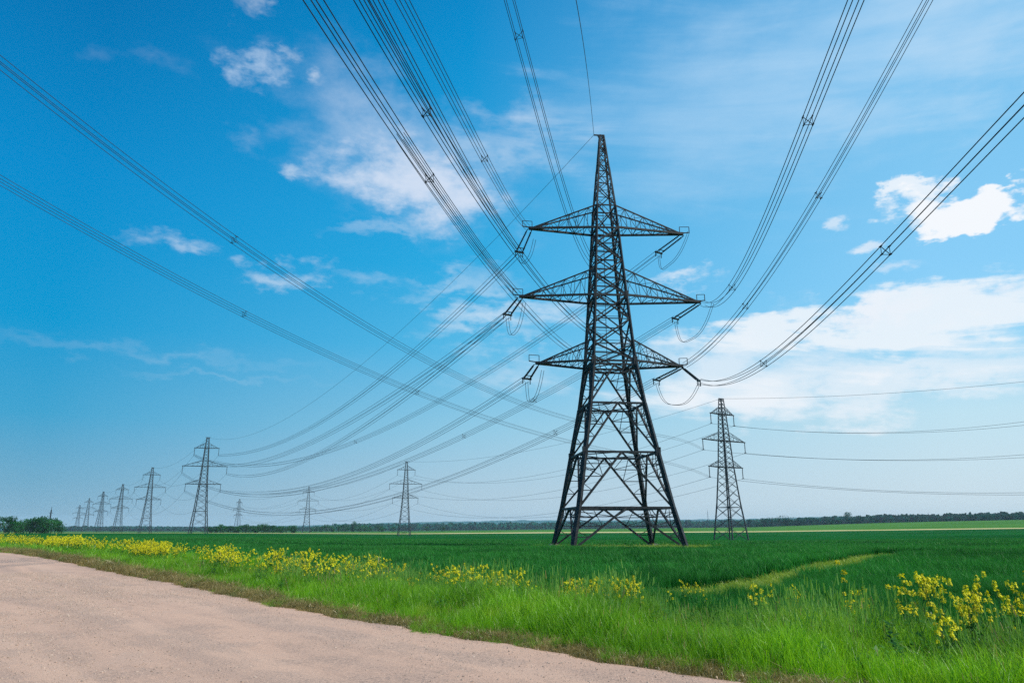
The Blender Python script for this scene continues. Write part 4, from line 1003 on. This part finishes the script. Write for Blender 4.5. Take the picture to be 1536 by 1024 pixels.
def rape_plant(seed):
    e = empty('rapeseed_plant'); st, lf, fl = rape_parts(seed); st.build('stem', RAPELEAF, e)
    for nm, d, m in (('leaf_cluster', lf, RAPELEAF), ('flower_head', fl, PETAL)):
        me = raw_mesh(nm, d[0], d[1], m, d[2]); o = bpy.data.objects.new(nm, me); COL.objects.link(o); o.parent = e
    return e
RP = [rape_plant(200 + i) for i in range(9)]; rused = set(); CNT = [0]
FLV = []
def verge_hit(px, py, v):
    """the point over the verge, v metres in from the gravel, seen at this place of the photo"""
    r = ray(px, py); k = 10.0
    for _ in range(4):
        u0, w0 = road_uv(0, 0); u1, w1 = road_uv(r.x, r.y); dv = float(w1 - w0)
        uu, _w = road_uv(r.x * k, r.y * k); k = (v + float(edge_v(uu)) - float(w0)) / dv
    x, y = r.x * k, r.y * k; z = gz(x, y); return x, y, z, CAM_H + r.z * k - z
def put_rape(px, py, v0, v1, h0, h1, label, group, small=1.0):
    for _ in range(40):
        x, y, z, h = verge_hit(px, py, random.uniform(v0, v1))
        if h0 <= h <= h1: break
        py += random.uniform(-1.2, 1.2)
    else: return
    i = random.randrange(9); e = RP[i]; o = e if i not in rused else copy_tree(e); rused.add(i); s = h / 0.93; w = max(s, 0.7) * random.uniform(0.8, 1.15) * small
    o.location = (x, y, z - 0.02); o.scale = (w, w, s); o.rotation_euler = (random.uniform(-.1, .1), random.uniform(-.1, .1), random.uniform(0, 6.28)); tag(o, label, 'rapeseed plant', group); CNT[0] += 1
    FLV.append((px, round(float(math.hypot(x, y)), 1), round(h, 2)))
def cl(n, x0, x1, y0, y1, v0, v1, label, h0=0.42, h1=0.85, small=1.0):
    xc = [random.uniform(x0, x1) for _ in range(max(2, n // 6))]
    for i in range(n):
        x = random.gauss(random.choice(xc), (x1 - x0) * 0.07) if random.random() < 0.6 else random.uniform(x0, x1)
        y = y0 + (y1 - y0) * random.betavariate(1.3, 1.5)
        put_rape(x, y, v0, v1, h0, h1, label, label.split(' plant ')[1].replace('in the ', '').replace('on the ', '') + ' rapeseed', small)
cl(24, 1365, 1510, 856, 905, 2.6, 4.8, 'yellow flowering rapeseed plant in the dense clump near the right edge', 0.6, 1.1, 0.62)
cl(16, 1480, 1640, 848, 915, 2.2, 4.4, 'tall flowering rapeseed plant in the group at the very right edge', 0.6, 1.25, 0.65)
cl(6, 1396, 1434, 905, 958, 1.6, 3.0, 'low rapeseed plant in the small patch of grass below the right clump', 0.3, 0.9, 0.8)
cl(10, 1225, 1312, 862, 884, 3.6, 5.4, 'thinly scattered rapeseed plant in the gap right of the trail', 0.4, 0.75, 0.55)
cl(9, 1120, 1200, 866, 892, 3.2, 5.0, 'rapeseed plant in the grass where the trail leaves the verge', 0.4, 0.75, 0.5)
cl(50, 852, 956, 862, 886, 3.0, 4.9, 'yellow rapeseed plant in the dense clump below the huge pylon', small=0.85)
cl(8, 960, 1060, 860, 884, 4.0, 6.0, 'lone rapeseed plant in the wheat edge right of the central clump', 0.38, 0.65, 0.6)
cl(26, 736, 800, 852, 874, 3.0, 4.9, 'yellow rapeseed plant in the small clump left of the central one', small=0.85)
cl(46, 590, 728, 843, 868, 2.9, 5.0, 'yellow rapeseed plant in the long thin clump left of the middle', small=0.85)
cl(74, 335, 578, 822, 856, 2.4, 5.2, 'yellow rapeseed plant in the thick band near the small pylons', 0.45, 0.9, 0.85)
print('rape', CNT[0], 'samples', FLV[::14])
def rape_combo(seed, big=1.0):
    st, lf, fl = rape_parts(seed); V = list(st.v) + list(lf[0]) + [tuple(v) for v in fl[0]]; n1 = len(st.v); n2 = n1 + len(lf[0])
    F = list(st.f) + [tuple(i + n1 for i in f) for f in lf[1]] + [tuple(i + n2 for i in f) for f in fl[1]]
    me = bpy.data.meshes.new('rapeseed_mass'); me.from_pydata(V, [], F); me.materials.append(RAPELEAF); me.materials.append(PETAL)
    mi = np.zeros(len(F), np.int32); mi[len(st.f) + len(lf[1]):] = 1; me.polygons.foreach_set('material_index', mi)
    at = me.attributes.new('tone', 'FLOAT', 'POINT'); at.data.foreach_set('value', np.random.default_rng(seed).uniform(size=len(V)).astype(np.float32)); return me
P = []; S_ = []
def mass(n, x0, x1, y0f, y1f, h0, h1, clump=0.35):
    c = 0; tries = 0
    while c < n:
        x = random.uniform(x0, x1); k = (x - x0) / (x1 - x0); y0 = y0f[0] + (y0f[1]-y0f[0]) * k; y1 = y1f[0] + (y1f[1]-y1f[0]) * k
        y = random.uniform(y0, y1); X_, Y_, z, h = verge_hit(x, y, random.uniform(h0, h1)); tries += 1
        if tries > n * 60: break
        if not 0.52 < h < 0.98: continue
        if vnoise(np.array([X_ + Y_ * .3]), np.array([Y_ * .3]), 2.2, 41)[0] * 0.6 + 0.4 * random.random() < clump: continue
        P.append((X_, Y_, z - 0.02)); S_.append(h / 0.93 * random.uniform(0.75, 1.12)); c += 1
    print('rape mass', x0, c)
mass(130, 300, 590, (817, 830), (834, 858), 2.2, 5.6, 0.42)
mass(240, 190, 360, (810, 817), (826, 840), 2.2, 5.8, 0.46)
mass(460, 70, 250, (803, 811), (817, 830), 2.4, 6.2, 0.38)
mass(800, -80, 120, (797, 804), (805, 815), 2.4, 6.5, 0.32)
mass(20, 1050, 1700, (852, 852), (890, 895), 3.5, 5.5, 0.4)
P = np.array(P); S_ = np.array(S_)
scatter('rapeseed_mass', [rape_combo(300 + i) for i in range(5)], P, rots(len(P), 0.1), np.stack([S_ * 1.0, S_ * 1.0, S_], -1), 'long yellow band of flowering rapeseed along the verge on the left', 'flowers')

def weed_mesh(seed):
    rg = np.random.default_rng(seed); V = []; F = []; T = []
    for s_ in range(3):
        bx, by = rg.uniform(-.08, .08, 2); h = rg.uniform(.25, .5)
        for i in range(12):
            t = rg.uniform(.1, 1); a = rg.uniform(0, 6.28); ln = rg.uniform(.05, .12) * (1.2 - .5 * t); b0 = np.array([bx, by, h * t]); d = np.array([math.cos(a), math.sin(a), rg.uniform(-.1, .6)]); w = np.array([-math.sin(a), math.cos(a), 0]) * ln * .28; m_ = b0 + d*ln*.5; e_ = b0 + d*ln; i0 = len(V)
            V += [tuple(b0), tuple(m_ - w), tuple(e_), tuple(m_ + w)]; F.append((i0, i0+1, i0+2, i0+3)); T += [rg.uniform()]*4
        i0 = len(V); V += [(bx-.003, by, 0), (bx+.003, by, 0), (bx+.002, by, h), (bx-.002, by, h)]; F.append((i0, i0+1, i0+2, i0+3)); T += [.3]*4
    return raw_mesh('weed', V, F, RAPELEAF, T)
u, v, x, y, r = verge_pts(9, -34, 40, 0, 30, 1.0)
k = RNG.uniform(size=len(u)) < np.clip((v - 0.8) / 2.5, 0.05, 1) * np.interp(np.arctan2(x, y), [-0.1, 0.4], [0.35, 1.0]) * (0.3 + vnoise(x, y, 1.6, 61)); x, y = x[k], y[k]; s_ = RNG.uniform(0.7, 1.3, len(x))
scatter('verge_weeds', [weed_mesh(400 + i) for i in range(5)], place(x, y, -0.02), rots(len(x), 0.15), np.stack([s_]*3, -1), 'leafy green weeds mixed through the verge grass', 'weeds')

# ------------------------------------------------------------------ the air
b = MB(); x0, x1, y0, y1, z0, z1 = -5200, 5200, -5200, 5200, -80, 53
b.v = [(x0, y0, z0), (x1, y0, z0), (x1, y1, z0), (x0, y1, z0), (x0, y0, z1), (x1, y0, z1), (x1, y1, z1), (x0, y1, z1)]
b.f = [(0, 3, 2, 1), (4, 5, 6, 7), (0, 1, 5, 4), (1, 2, 6, 5), (2, 3, 7, 6), (3, 0, 4, 7)]
hm = bpy.data.materials.new('haze'); hm.use_nodes = True; nt = hm.node_tree; nt.nodes.clear(); out = nt.nodes.new('ShaderNodeOutputMaterial')
pv = nt.nodes.new('ShaderNodeVolumePrincipled'); pv.inputs['Color'].default_value = (0.66, 0.88, 1.0, 1); pv.inputs['Density'].default_value = HAZE; pv.inputs['Anisotropy'].default_value = 0.0
nt.links.new(pv.outputs[0], out.inputs['Volume'])
hm.cycles.volume_sampling = 'DISTANCE'
hz = b.build('haze', hm); tag(hz, kind='stuff', label='pale summer haze over the fields', cat='haze')
